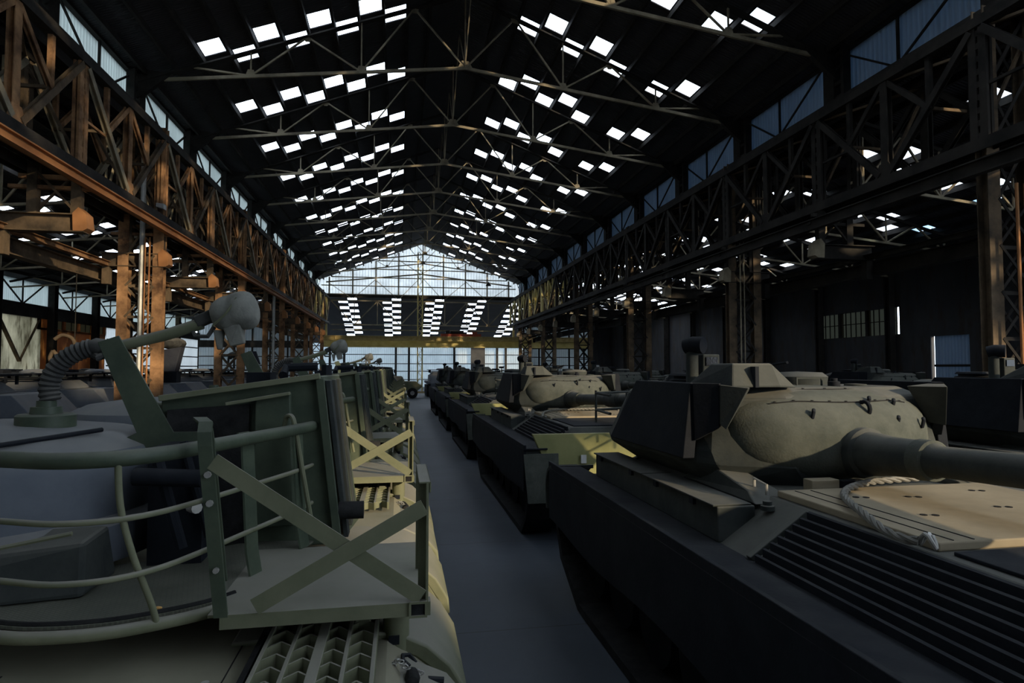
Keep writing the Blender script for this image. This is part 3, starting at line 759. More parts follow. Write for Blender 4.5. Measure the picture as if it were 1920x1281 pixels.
# yellow crane bridge
t = thing('bridge_crane', 'yellow bridge crane spanning low across the far end of the hall', 'crane', (0, YG-1.6, 0))
MB().box(XL+0.3, 20.5, 0.2, 0.28, 4.75, 5.35).box(XL+0.3, 20.5, -0.1, 0.38, 4.65, 4.75).build('main_girder', 'yellow_beam', t)
mb = MB(); mb.box(XL+0.3, 20.5, -0.4, -0.3, 5.72, 5.80); mb.box(XL+0.3, 20.5, -0.4, -0.3, 5.3, 5.38)
x = XL+0.4
while x < 20.4: mb.box(x, x+0.06, -0.4, -0.3, 5.3, 5.8); x += 1.25
mb.box(XL+0.3, 20.5, -0.3, -0.27, 5.36, 5.76)
mb.build('walkway_rail', 'yellow', t)
for x in (-7.4, 11.8): MB().box(x-0.1, x+0.1, 0.0, 0.2, 5.3, 7.0).build('hanger', 'yellow_beam', t)
t2 = thing('crane_trolley', 'red crane trolley sitting on the yellow bridge, right of the mast', 'trolley', (6.2, YG-1.5, 5.8))
MB().box(-2.1, 2.1, -0.3, 0.3, 0.0, 0.28).build('frame', 'red', t2)
MB().lathe([(0.16, -0.7), (0.16, 0.7)], (-0.4, 0, 0.44), 14, 'x').build('drum', 'steel_black', t2, True)
MB().box(-1.6, -1.2, -0.2, 0.2, 0.28, 0.62).build('motor', 'steel_black', t2)
MB().box(1.2, 1.7, -0.2, 0.2, 0.28, 0.5).build('motor', 'red', t2)

# next hall behind: sloping roof with skylight strips, back wall
zn = lambda y: 9.95 - 0.27*(y - 67.0)
YB = 82.5
holes = []
for c0 in (-6.6, -1.95, 2.7, 7.35, 12.0, 16.65):
    for j in range(8):
        y = 67.6 + 1.85*j
        holes.append((c0, c0+0.95, y, y+0.72)); holes.append((c0+1.0, c0+1.95, y-0.92, y-0.20))
xs = sorted(set([-22, 26] + [v for h in holes for v in h[:2]])); ys = sorted(set([YG+0.2, YB] + [v for h in holes for v in h[2:]]))
ys = [y for i, y in enumerate(ys) if i == 0 or y - ys[i-1] > 1e-4]
mb = MB(); idx = {}
def V(i, j):
    if (i, j) not in idx: idx[(i, j)] = len(mb.v); mb.v.append((xs[i], ys[j], zn(ys[j])))
    return idx[(i, j)]
for i in range(len(xs)-1):
    for j in range(len(ys)-1):
        cx, cy = (xs[i]+xs[i+1])/2, (ys[j]+ys[j+1])/2
        if any(h[0] < cx < h[1] and h[2] < cy < h[3] for h in holes): continue
        mb.f.append((V(i,j), V(i+1,j), V(i+1,j+1), V(i,j+1)))
S(mb.build('ceiling', 'roof'))
mb = MB()
for h in holes: mb.add([(h[0], h[2], zn(h[2])+.03), (h[1], h[2], zn(h[2])+.03), (h[1], h[3], zn(h[3])+.03), (h[0], h[3], zn(h[3])+.03)], [(0,1,2,3)])
tag(mb.build('skylight', 'pane'), 'columns of white skylight panes in the hall beyond the far opening', 'skylight', None, 'stuff')
wb = S(MB().box(-22, 26, YB, YB+0.05, 0, 6.2).build('wall_far', 'clad_low'))
mb = MB()
for z in (1.0, 2.1, 3.1, 4.3, 5.4): mb.box(-22, 26, YB-0.12, YB-0.02, z-0.05, z+0.05)
mb.build('rail', 'steel_black', wb)
mb = MB()
for x in (-9, -7.2, -0.6, 1.1, 7.1, 12.9, 14.1, 19): mb.box(x-0.14, x+0.14, YB-0.3, YB-0.05, 0, 6)
mb.build('stud', 'steel_black', wb)
# dark dwarf wall and beam below the next hall roof on the sides of the aisles
for xa, xb, nm in ((XWL, -8.9, 'wall_endleft'), (13.2, 20.6, 'wall_endright')):
    wv = S(MB().box(xa, xb, YG, YG+0.04, 0, 7.0).build(nm, 'clad_low'))
    mb = MB()
    for z in (0.9, 1.8, 2.8, 3.7): mb.box(xa, xb, YG-0.1, YG-0.02, z-0.045, z+0.045)
    mb.box(xa, xb, YG-0.2, YG-0.02, 4.6, 5.3); x = xa
    while x < xb: mb.box(x-0.08, x+0.08, YG-0.15, YG-0.02, 0, 7); x += 1.7
    mb.build('rail', 'steel_black', wv)
    S(MB().box(xa, xb, YG, YG+0.1, 7.0, 10.3).build(nm, 'darkwall'))
S(MB().box(20.6, XWR, YG, YG+0.1, 0, 8.5).build('wall_endright', 'darkwall'))
S(MB().box(9.3, 11.2, YB-0.6, YB-0.3, 0, 6.0).build('door_2', 'sheet_dark'))
#==VEH
# ------------------------------------------------------------------ battle tank with the turret turned to the rear
def sup(cx, cz, hw, hh, y, n=28, e=2.6, flat=0):
    r = []
    for k in range(n):
        a = 2*pi*k/n; c, s_ = cos(a), sin(a)
        x = hw*math.copysign(abs(c)**(2/e), c); z = hh*math.copysign(abs(s_)**(2/e), s_)
        r.append((cx+x, y, cz+z))
    return r
def make_tank():
    """origin on the floor under the hull centre; rear end towards -Y, gun over the rear"""
    t = thing('battle_tank', 'x', 'tank', (0,0,0), 0, 'battle tanks lined up along the right of the lane')
    def P(mb, n, m, par=None, smooth=False, bevel=0.0): return mb.build(n, m, par or t, smooth, bevel)
    # lower hull and upper hull
    h = P(MB().prism([(-3.15,1.15),(-3.2,0.75),(-2.8,0.45),(2.6,0.45),(3.3,0.95),(3.25,1.15)], 'x', -1.08, 1.08)
      .hull8([(-1.62,-3.15,1.12),(1.62,-3.15,1.12),(1.62,2.6,1.12),(-1.62,2.6,1.12)], [(-1.62,-3.15,1.36),(1.62,-3.15,1.36),(1.62,2.6,1.36),(-1.62,2.6,1.36)])
      .hull8([(-1.3,-3.1,1.36),(1.3,-3.1,1.36),(1.3,2.1,1.36),(-1.3,2.1,1.36)], [(-0.86,-2.95,1.655),(0.86,-2.95,1.655),(0.86,2.0,1.655),(-0.86,2.0,1.655)]), 'hull', 'tank', None, False, 0.012)
    P(MB().hull8([(-1.3,2.1,1.36),(1.3,2.1,1.36),(1.15,3.25,1.15),(-1.15,3.25,1.15)], [(-0.9,2.0,1.66),(0.9,2.0,1.66),(0.8,2.35,1.6),(-0.8,2.35,1.6)]), 'glacis', 'tank', None, False, 0.01)
    # fenders with lips, skirts
    for s in (-1, 1):
        P(MB().box(*(sorted((s*1.28, s*1.62))), -3.2, 3.15, 1.355, 1.38).box(*(sorted((s*1.6, s*1.635))), -3.2, 3.15, 1.33, 1.43), 'fender', 'tank_dark', None, False, 0.006)
        mb = MB(); prof = []
        pts = []
        nn = 40
        for i in range(nn+1):
            y = -3.2 + 6.3*i/nn; zb = 0.74 + 0.03*cos(y*2.1)
            pts.append((y, zb))
        ring = [(y, 1.36) for y, _ in reversed(pts)]
        mb.prism(pts + ring, 'x', *(sorted((s*1.60, s*1.64))))
        P(mb, 'side_skirt', 'tank_dark')
        # rounded front and rear mudguards
        arc = [(3.0+0.3*sin(a), 1.12+0.27*cos(a)) for a in [i*pi/16 for i in range(9)]]
        P(MB().prism(arc + [(3.2, 0.8), (3.24, 0.8)][::-1][:0] + [(3.27, 0.85), (3.22, 0.85)] + [(3.0+0.26*sin(a), 1.12+0.23*cos(a)) for a in [i*pi/16 for i in range(8, -1, -1)]], 'x', *(sorted((s*1.12, s*1.64)))), 'front_mudguard', 'tank', None, True)
        P(MB().hull8([(s*1.12,-3.2,1.3),(s*1.64,-3.2,1.3),(s*1.64,-3.17,1.3),(s*1.12,-3.17,1.3)], [(s*1.14,-3.34,0.62),(s*1.6,-3.34,0.62),(s*1.6,-3.31,0.62),(s*1.14,-3.31,0.62)]), 'mudflap', 'canvas')
        # track loop and wheels
        prof = [(-2.6,0.02),(2.2,0.02),(2.9,0.35),(3.1,0.7),(2.9,1.02),(2.5,1.1),(-2.6,1.1),(-3.0,0.95),(-3.08,0.6),(-2.95,0.3)]
        inn = [(-2.55,0.1),(2.15,0.1),(2.8,0.4),(3.0,0.7),(2.82,0.95),(2.5,1.02),(-2.55,1.02),(-2.92,0.9),(-3.0,0.6),(-2.88,0.35)]
        n = len(prof); x0, x1 = sorted((s*1.12, s*1.56)); vs = []
        for x in (x0, x1): vs += [(x, y, z) for y, z in prof] + [(x, y, z) for y, z in inn]
        fs = []
        for i in range(n):
            j = (i+1) % n
            fs += [(i, j, 2*n+j, 2*n+i), (n+i, 3*n+i, 3*n+j, n+j), (i, n+i, n+j, j), (2*n+i, 2*n+j, 3*n+j, 3*n+i)]
        P(MB().add(vs, fs), 'track', 'black')
        for i in range(7):
            y = -2.35 + 0.78*i
            P(MB().lathe([(0.06,s*1.2-0.12),(0.33,s*1.2-0.12),(0.33,s*1.2+0.2),(0.2,s*1.2+0.22),(0.08,s*1.2+0.28)], (0, y, 0.43), 18, 'x'), 'road_wheel', 'tank_dark', None, True)
        # stowage boxes on the fenders
        b1 = P(MB().box(*(sorted((s*1.02, s*1.3))), -0.25, 2.35, 1.38, 1.615), 'stowage_box', 'tank', None, False, 0.01)
        P(MB().box(*(sorted((s*1.04, s*1.325))), -0.24, 1.0, 1.615, 1.628).box(*(sorted((s*1.04, s*1.325))), 1.03, 2.35, 1.615, 1.628), 'lid', 'tank', b1, False, 0.004)
        mb = MB()
        for y in (0.05, 0.7, 1.25, 2.1): mb.box(*(sorted((s*1.3, s*1.325))), y, y+0.06, 1.57, 1.62)
        P(mb, 'clasp', 'tank_dark', b1)
        # sloped cover box beside the turret ring
        P(MB().hull8([(s*1.02,-0.25,1.62),(s*0.72,-0.25,1.62),(s*0.72,0.85,1.62),(s*1.02,0.85,1.62)], [(s*0.98,-0.1,1.69),(s*0.76,-0.1,1.69),(s*0.8,0.5,1.80),(s*0.98,0.5,1.80)]), 'vent_cover', 'tank', None, False, 0.01)
        P(MB().tube([(s*0.9,-0.05,1.70),(s*0.9,-0.05,1.76),(s*0.9,-0.2,1.74),(s*0.9,-0.2,1.67)], 0.01, 6), 'grab_handle', 'bare', None, True)
        # ribbed exhaust grille on the sloping rear flank
        g = MB()
        g.bar((s*0.90,-0.62,1.642),(s*1.29,-0.62,1.378),0.05,0.05,(0,1,0))
        P(g, 'grille_end', 'tank', None, False, 0.006)
        mb = MB()
        for i in range(8):
            f = (i+0.6)/8.3; x = 0.88 + 0.42*f; z = 1.655 - 0.285*f
            mb.hull8([(s*x,-3.0,z-0.02),(s*(x+0.028),-3.0,z-0.03),(s*(x+0.028),-0.68,z-0.03),(s*x,-0.68,z-0.02)], [(s*(x+0.012),-3.0,z+0.035),(s*(x+0.03),-3.0,z+0.03),(s*(x+0.03),-0.68,z+0.03),(s*(x+0.012),-0.68,z+0.035)])
        P(mb, 'exhaust_grille', 'tank_dark')
    # filler cap, small fittings
    P(MB().lathe([(0.045,0),(0.045,0.03),(0.03,0.035),(0.03,0.06),(0.0,0.062)], (-0.98, -0.33, 1.60), 14), 'filler_cap', 'tank', None, True)
    # engine cover plates
    ec = P(MB().box(-0.82, 0.84, -1.50, -0.2, 1.655, 1.70), 'engine_cover', 'lid', None, False, 0.008)
    mb = MB()
    mb.box(-0.72, -0.712, -1.48, -0.25, 1.7005, 1.7035).box(-0.60, -0.592, -1.48, -0.25, 1.7005, 1.7035)
    P(mb, 'seam', 'black', ec)
    mb = MB()
    for x, y in ((-0.45,-0.5),(-0.42,-1.0),(-0.1,-0.55),(0.2,-0.9),(0.5,-0.45),(0.45,-1.2)):
        mb.lathe([(0.02,0),(0.02,0.004),(0,0.004)], (x, y, 1.70), 10).lathe([(0.02,0),(0.02,0.004),(0,0.004)], (x+0.06, y-0.02, 1.70), 10)
    P(mb, 'bolt_head', 'black', ec)
    P(MB().box(-0.8, 0.8, -2.9, -1.56, 1.655, 1.675), 'rear_deck_plate', 'tank_dark', None, False, 0.006)
    for i in range(9): pass
    # gun rest blocks and latches
    P(MB().box(-0.52, -0.30, -0.16, -0.06, 1.66, 1.75), 'stop_block', 'lid', None, False, 0.005)
    P(MB().box(-0.24, -0.05, -0.12, -0.04, 1.66, 1.73), 'stop_block', 'tank_dark', None, False, 0.005)
    # rear plate
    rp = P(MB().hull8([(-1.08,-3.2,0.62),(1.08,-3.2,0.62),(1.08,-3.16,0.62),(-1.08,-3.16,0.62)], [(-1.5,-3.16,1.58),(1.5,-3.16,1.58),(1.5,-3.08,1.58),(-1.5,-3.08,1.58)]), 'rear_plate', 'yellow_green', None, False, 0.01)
    P(MB().box(-0.78, -0.70, -3.215, -3.19, 1.15, 1.27), 'white_marker', 'white_paint', rp)
    for x in (-0.6, 0.6):
        P(MB().box(x-0.06, x+0.06, -3.34, -3.18, 0.75, 0.95), 'tow_hook', 'tank_dark', rp, False, 0.01)
    P(MB().tube([(-0.2,-3.24,1.15),(-0.2,-3.3,1.1),(0.5,-3.3,1.1),(0.5,-3.24,1.15)], 0.02, 8), 'bracket_bar', 'tank_dark', rp, True)
    P(MB().box(0.75, 1.2, -3.38, -3.2, 1.1, 1.35), 'phone_box', 'tank_dark', rp, False, 0.01)
    # turret: cast body with flat side armour
    def ringp(pts, z, mirror=True):
        L = [(x, y, z) for x, y in pts]; Rr = [(-x, y, z) for x, y in reversed(pts)]
        return L + Rr
    tb = MB()
    a = [(-0.35,0.12),(-0.85,0.3),(-0.98,0.55),(-1.0,1.9),(-0.85,2.4),(-0.4,2.6)]
    b_ = [(-0.5,0.05),(-1.0,0.3),(-1.17,0.55),(-1.22,2.1),(-1.02,2.75),(-0.5,3.0)]
    c = [(-0.5,0.06),(-1.02,0.34),(-1.18,0.6),(-1.2,2.05),(-1.0,2.65),(-0.48,2.9)]
    d = [(-0.45,0.22),(-0.95,0.42),(-1.1,0.62),(-1.08,1.9),(-0.88,2.4),(-0.42,2.55)]
    e = [(-0.4,0.4),(-0.8,0.5),(-0.95,0.7),(-0.92,1.8),(-0.72,2.2),(-0.36,2.3)]
    tb.loft([ringp(a,1.64), ringp(b_,1.80), ringp(c,1.90), ringp(d,2.32), ringp(e,2.39)])
    P(tb, 'turret', 'tank', None, False, 0.03)
    for s in (-1, 1):
        P(MB().hull8([(s*1.12,0.42,1.84),(s*1.22,0.42,1.84),(s*1.26,2.0,1.84),(s*1.14,2.0,1.84)], [(s*1.06,0.42,2.43),(s*1.15,0.42,2.43),(s*1.15,1.55,2.43),(s*1.06,1.55,2.43)]), 'side_armour_slab', 'tank_dark', None, False, 0.008)
        # pointed front armour wedge
        P(MB().hull8([(s*1.13,0.40,1.98),(s*1.0,0.25,2.09),(s*0.96,0.31,2.09),(s*1.06,0.46,1.98)], [(s*1.14,0.40,2.43),(s*1.0,0.24,2.43),(s*0.95,0.30,2.43),(s*1.06,0.46,2.43)]), 'cheek_slab', 'tank_dark', None, False, 0.005)
        P(MB().hull8([(s*1.0,0.24,2.12),(s*0.97,0.20,2.08),(s*0.9,0.3,2.1),(s*0.95,0.35,2.12)], [(s*1.0,0.235,2.42),(s*0.86,0.07,2.40),(s*0.7,0.3,2.4),(s*0.95,0.35,2.42)]), 'armour_wedge', 'tank', None, False, 0.005)
    # canvas covered mantlet
    sec = [(0.75,1.0,0.37,2.03),(0.5,0.97,0.365,2.03),(0.3,0.88,0.345,2.02),(0.16,0.76,0.31,2.0),(0.06,0.60,0.26,1.98),(-0.01,0.40,0.2,1.96),(-0.04,0.22,0.12,1.95)]
    mc = P(MB().loft([sup(0, cz, hw, hh, y, 36, 2.7) for y, hw, hh, cz in sec]), 'mantlet_cover', 'canvas', None, True)
    def ztop(x, y):
        for (ya, wa, ha, ca), (yb, wb, hb, cb) in zip(sec, sec[1:]):
            if ya >= y >= yb:
                f = (ya-y)/(ya-yb); hw = wa+(wb-wa)*f; hh = ha+(hb-ha)*f; cz = ca+(cb-ca)*f
                return cz + hh*max(0, 1-(abs(x)/hw)**2.7)**(1/2.7)
        return 2.3
    for ys, xm in ((0.36, 0.84), (0.12, 0.60)):
        yy = lambda x: ys + 0.10*(x/xm)**2
        P(MB().tube([(x, yy(x), ztop(x, yy(x))+0.002) for x in [xm*(-1+2*i/24) for i in range(25)]], 0.006, 6), 'seam_cord', 'black', mc, True)
        mb = MB()
        for i in range(9):
            x = xm*(-0.92+1.84*i/8); mb.lathe([(0.011,0),(0.011,0.012),(0,0.014)], (x, yy(x)+0.012, ztop(x, yy(x))), 8)
        P(mb, 'seam_stud', 'black', mc)
    def ring(cx, cy, cz, r, w, ax='x', n=14):
        pts = [(cx + (0 if ax == 'x' else r*cos(q)), cy + (r*cos(q) if ax == 'x' else 0), cz + r*sin(q)) for q in [2*pi*i/n for i in range(n+1)]]
        return MB().tube(pts, w, 8)
    P(ring(0.12, 0.08, 2.235, 0.055, 0.016, 'x'), 'lifting_eye', 'tank_dark', mc, True)
    for x, y, z in ((0.36,0.06,2.13),(0.62,0.10,2.11),(-0.36,0.07,2.19),(0.42,0.17,2.255),(0.20,0.17,2.275)):
        P(MB().tube([(x,y+0.05,z-0.03),(x,y-0.03,z-0.02),(x+0.005,y-0.04,z+0.03),(x+0.02,y-0.02,z+0.045)], 0.014, 8), 'cover_hook', 'tank_dark', mc, True)
    P(MB().lathe([(0.0,-0.02),(0.02,-0.018),(0.024,0),(0.02,0.02),(0,0.024)], (-0.08,-0.075,1.85), 12, 'y'), 'knob', 'bare', mc, True)
    # gun
    gz = lambda y: 1.915 + 0.05*(-y)
    g = P(MB().tube([(0,y,gz(y)) for y in (0.1,-0.1,-0.12,-0.22,-0.3,-0.62,-0.64,-0.7,-2.2,-2.25,-2.8,-2.85,-4.3)], [0.20,0.185,0.16,0.15,0.138,0.125,0.128,0.10,0.092,0.125,0.125,0.085,0.08], 24), 'gun_barrel', 'tank', None, True)
    P(MB().tube([(0,y,gz(y)) for y in (-0.55,-0.56,-0.66,-0.67)], [0.12,0.137,0.133,0.11], 24), 'barrel_collar', 'canvas', g, True)
    # gunner sight housing
    sh = P(MB().hull8([(-0.93,0.18,2.40),(-0.52,0.18,2.40),(-0.30,0.30,2.39),(-0.30,0.85,2.39),(-0.93,0.95,2.39)], [(-0.88,0.26,2.585),(-0.55,0.26,2.585),(-0.53,0.30,2.585),(-0.53,0.62,2.585),(-0.86,0.62,2.585)]), 'sight_housing', 'tank', None, False, 0.015)
    P(MB().box(-0.74, -0.71, 0.17, 0.24, 2.40, 2.56), 'weld_strip', 'tank_dark', sh)
    # loader and commander hatches, periscope mast, fittings
    P(MB().lathe([(0.30,0),(0.30,0.05),(0.26,0.06),(0.26,0.085),(0.0,0.09)], (-0.52, 1.45, 2.385), 24), 'hatch', 'tank_dark', None, True)
    P(MB().hull8([(-0.80,1.2,2.47),(-0.45,1.2,2.47),(-0.45,1.6,2.47),(-0.80,1.6,2.47)], [(-0.78,1.22,2.50),(-0.47,1.22,2.50),(-0.47,1.58,2.50),(-0.78,1.58,2.50)]), 'hatch_lid', 'tank_dark', None, False, 0.008)
    P(MB().lathe([(0.26,0),(0.27,0.08),(0.22,0.12),(0.0,0.13)], (0.45, 1.35, 2.385), 24), 'cupola', 'tank', None, True)
    pm = P(MB().tube([(-0.83,1.02,2.38),(-0.83,1.02,2.70)], 0.055, 14), 'periscope_mast', 'tank', None, True)
    P(MB().tube([(-0.87,1.06,2.74),(-0.83,1.0,2.755),(-0.77,0.92,2.75)], [0.07,0.075,0.075], 16), 'periscope_head', 'tank_dark', pm, True)
    sb = P(MB().box(-0.76,-0.60,0.95,1.05,2.39,2.67), 'sight_box', 'tank', None, False, 0.01)
    P(MB().box(-0.735,-0.625,0.938,0.95,2.57,2.645), 'sight_window', 'glass_dark', sb)
    mb = MB()
    for x in (-0.02, 0.22): mb.box(x, x+0.012, 0.7, 0.712, 2.38, 2.46)
    mb.box(-0.02, 0.232, 0.7, 0.712, 2.455, 2.467)
    P(mb, 'guard_frame', 'tank', None)
    P(MB().lathe([(0.05,0),(0.05,0.05),(0.03,0.055),(0.03,0.08),(0,0.08)], (0.28, 0.62, 2.38), 14), 'antenna_mount', 'tank_dark', None, True)
    P(MB().lathe([(0.09,0),(0.09,0.02),(0,0.025)], (0.62, 0.78, 2.385), 18), 'vent_cap', 'tank', None, True)
    P(MB().tube([(0.1,1.5,2.39),(0.1,1.5,2.55)], 0.015, 6).box(0.04,0.16,1.35,1.75,2.53,2.6).tube([(0.1,1.35,2.57),(0.1,1.0,2.6)], 0.014, 6), 'machine_gun', 'tank_dark', None, True)
    # basket rails at the turret rear
    mb = MB()
    for z in (2.25, 2.05): mb.tube([(-1.15,2.3,z),(-1.1,2.95,z),(-0.6,3.25,z),(0.6,3.25,z),(1.1,2.95,z),(1.15,2.3,z)], 0.016, 6)
    for x, y in ((-1.1,2.95),(-0.6,3.25),(0,3.25),(0.6,3.25),(1.1,2.95)): mb.tube([(x,y,1.9),(x,y,2.28)], 0.014, 6)
    P(mb, 'stowage_rail', 'tank', None, True)
    for o in list(D.objects):
        if o.parent is t: pass
    return t
def kids_of(t):
    m = {}
    for o in D.objects:
        if o.parent: m.setdefault(o.parent, []).append(o)
    st = [t]
    while st:
        q = st.pop(); KIDS[q] = m.get(q, []); st += KIDS[q]
bpy.context.view_layer.update()
tank = make_tank(); kids_of(tank)
TANKX, TANKY = 3.4, 4.1
desc = ['big grey-green battle tank nearest on the right, gun barrel reaching out of the picture', 'battle tank right behind the nearest one, rear plate lit yellow-green with a white marker',
        'third battle tank along the right of the lane', 'fourth battle tank along the right of the lane', 'fifth battle tank along the right of the lane', 'sixth small battle tank far along the right of the lane']
YELLOWSKIP = ()
for k in range(5):
    o = tank if k == 0 else copy_tree(tank)
    o.location = (TANKX, TANKY + 7.85*k, 0); o['label'] = desc[k]
# further rows on the right
RO = [('first', 7.9, 5.25, 0), ('second', 12.6+2.2, 6.5, 0)]
n = 0
for ri, (nm, X, ya, _) in enumerate(RO):
    for k in range(4):
        o = copy_tree(tank, (X, ya + (7.85 if ri == 0 else 9.5)*k, 0), 0, 'dark battle tank in the %s row beyond the lane row, %s from the viewer' % (nm, ordn(k)), (), 'battle tanks in the dark rows on the right')

# tow cables lying on the tanks
def cable(path, r, label, parent_loc=(0,0,0), n=9):
    # smooth path, then three twisted strands
    P3 = [Vector(p) for p in path]; pts = []
    for i in range(len(P3)-1):
        p0 = P3[max(i-1,0)]; p1 = P3[i]; p2 = P3[i+1]; p3 = P3[min(i+2, len(P3)-1)]
        for q in range(n):
            u = q/n
            pts.append(0.5*((2*p1) + (p2-p0)*u + (2*p0-5*p1+4*p2-p3)*u*u + (3*p1-3*p2+p3-p0)*u**3))
    pts.append(P3[-1]); L = 0; mb = MB()
    # resample
    res = [pts[0]]; step = r*0.55; acc = 0
    for a, b2 in zip(pts, pts[1:]):
        d = (b2-a).length
        while acc + d >= step:
            f = (step-acc)/d; a = a + (b2-a)*f; res.append(a); d = (b2-a).length; acc = 0
        acc += d
    for s3 in range(3):
        sp = []
        for i, p in enumerate(res):
            t_ = (res[min(i+1,len(res)-1)] - res[max(i-1,0)]).normalized(); u = Vector((0,0,1)).cross(t_)
            u = u.normalized() if u.length > 1e-3 else Vector((1,0,0)); v = t_.cross(u); a = i*0.33 + s3*2*pi/3
            sp.append(p + (u*cos(a) + v*sin(a))*r*0.5)
        mb.tube(sp, r*0.55, 6)
    o = mb.build('tow_cable', 'rope', None, True, loc=parent_loc)
    return tag(o, label, 'cable', 'steel tow cables on the engine decks')
cpath = [(1.05,-0.15,1.735),(0.7,-0.10,1.735),(0.4,-0.13,1.735),(0.15,-0.16,1.735),(-0.07,-0.20,1.735),(-0.28,-0.30,1.735),(-0.45,-0.42,1.735),(-0.60,-0.58,1.735),(-0.72,-0.78,1.735),(-0.80,-0.95,1.735),(-0.865,-1.12,1.72),(-0.90,-1.25,1.70),(-0.91,-1.38,1.695),(-0.89,-1.46,1.70)]
c0 = cable([(x+TANKX, y+TANKY, z) for x, y, z in cpath], 0.024, 'thick twisted steel tow cable curling over the deck of the nearest tank')
for k in range(1, 5):
    o = c0.copy(); COL.objects.link(o); o.location = (0, 7.85*k, 0); o['label'] = 'steel tow cable lying across the deck of the %s tank along the lane' % ordn(k)
tag(MB().tube([(2.52+0.012*cos(q), 2.60+0.045*sin(q), 1.715+0.03*cos(q*2)) for q in [i*0.5 for i in range(13)]], 0.011, 8).build('cable_shackle', 'bare', None, True), 'bright metal shackle at the end of the tow cable on the nearest tank', 'shackle')

# ------------------------------------------------------------------ railed green vehicles side by side on the left
RING = [(-2.3,3.15),(-1.9,2.9),(-1.54,2.75),(-1.31,2.66),(-1.12,2.68),(-0.98,2.80),(-0.87,3.03),(-0.75,3.34),(-0.59,3.77),(-0.50,4.12)]
def smooth(pts, n=5):
    P3 = [Vector(p) for p in pts]; out = []
    for i in range(len(P3)-1):
        p0 = P3[max(i-1,0)]; p1 = P3[i]; p2 = P3[i+1]; p3 = P3[min(i+2, len(P3)-1)]
        for q in range(n):
            u = q/n; out.append(0.5*((2*p1) + (p2-p0)*u + (2*p0-5*p1+4*p2-p3)*u*u + (3*p1-3*p2+p3-p0)*u**3))
    return out + [P3[-1]]
def make_carrier():
    t = thing('railed_vehicle', 'x', 'military vehicle', (0,0,0), 0, 'green railed vehicles parked side by side on the left')
    def P(mb, n, m, par=None, smooth=False, bevel=0.0): return mb.build(n, m, par or t, smooth, bevel)
    # hull
    P(MB().prism([(-6.3,0.75),(-6.1,1.27),(-0.05,1.27),(0.12,1.14),(0.30,0.9),(-0.1,0.5),(-5.9,0.45)], 'y', 1.62, 3.36), 'hull', 'deck', None, False, 0.015)
    P(MB().box(-6.3, -0.45, 1.0, 4.12, 1.18, 1.285), 'deck', 'deck', None, False, 0.01)
    P(MB().box(-2.6,-0.66,2.40,2.404,1.2855,1.288).box(-0.70,-0.695,1.0,3.9,1.2855,1.288).box(-1.6,-1.594,1.0,2.9,1.2855,1.288), 'deck_seam', 'black')
    P(MB().tube([(-0.74,2.62,1.285),(-0.74,2.62,1.325)], 0.016, 8).tube([(-0.92,2.50,1.285),(-0.92,2.50,1.30)], 0.02, 8), 'deck_bolt', 'bare', None, True)
    # fenders: rounded noses over the tracks
    for ya, yb in ((3.02, 3.86), (1.0, 1.75)):
        prof = [(-0.75,1.30),(-0.30,1.315),(0.0,1.29),(0.14,1.22),(0.25,1.12),(0.335,0.98),(0.345,0.88)]
        inner = [(0.28,0.86),(0.27,0.96),(0.19,1.08),(0.08,1.17),(-0.05,1.22),(-0.30,1.24),(-0.75,1.23)]
        fo = P(MB().prism(prof+inner, 'y', ya, yb), 'fender', 'green_dusty', None, True, 0.012)
        P(MB().prism([(-0.75,1.24),(-0.05,1.24),(0.2,1.08),(0.29,0.93),(0.22,0.93),(0.02,0.98),(-0.2,0.85),(-0.75,0.85)], 'y', ya, ya+0.03), 'fender_cheek', 'green_dusty', fo, False, 0.005)
        x0, x1 = ya+0.12, yb-0.1
        prof = [(-5.6,0.02),(-0.7,0.02),(-0.15,0.3),(0.05,0.62),(-0.05,0.9),(-0.4,1.05),(-5.6,1.05),(-6.0,0.8),(-6.0,0.35)]
        P(MB().prism(prof, 'y', x0, x1), 'track', 'black')
        for i in range(5):
            P(MB().lathe([(0.05,-0.32),(0.32,-0.32),(0.32,0.32),(0.05,0.34)], (-5.2+1.05*i, (x0+x1)/2, 0.42), 16, 'y'), 'road_wheel', 'green', None, True)
    # rounded bow bulge
    P(MB().prism([(-0.35,1.27),(0.05,1.22),(0.22,1.14),(0.32,1.02),(0.34,0.85),(0.2,0.6),(-0.35,0.6)], 'y', 1.95, 2.93), 'bow', 'green_dusty', None, True, 0.02)
    P(MB().box(0.0,0.33,1.98,2.90,0.7,0.86), 'bow_slot', 'black')
    # head lamp pod with guard
    lp = P(MB().tube([(-0.01,3.06,1.18),(-0.01,3.06,1.43)], 0.062, 16), 'lamp_pod', 'green_dusty', None, True)
    P(MB().box(-0.045,0.005,2.99,3.0,1.25,1.29), 'lamp_plate', 'tank_dark', lp)
    P(MB().tube([(-0.13,3.06,1.28),(-0.13,3.0,1.45),(-0.06,3.0,1.49)], 0.012, 6).tube([(-0.16,3.2,1.28),(-0.16,3.14,1.42),(-0.1,3.12,1.47)], 0.012, 6), 'lamp_cable', 'black', lp, True)
    P(MB().hull8([(-0.22,3.0,1.29),(-0.11,3.0,1.29),(-0.11,3.1,1.29),(-0.22,3.1,1.29)], [(-0.2,3.02,1.38),(-0.13,3.02,1.38),(-0.13,3.08,1.38),(-0.2,3.08,1.38)]), 'lamp_bracket', 'green_dusty', lp, False, 0.01)
    # towing clamp with chain on the bow
    cl = P(MB().lathe([(0.0,-0.05),(0.028,-0.04),(0.034,0.0),(0.026,0.05),(0.0,0.055)], (0.06, 2.72, 1.22), 12, 'y'), 'tow_clamp', 'black', None, True)
    mb = MB(); rnd = random.Random(3)
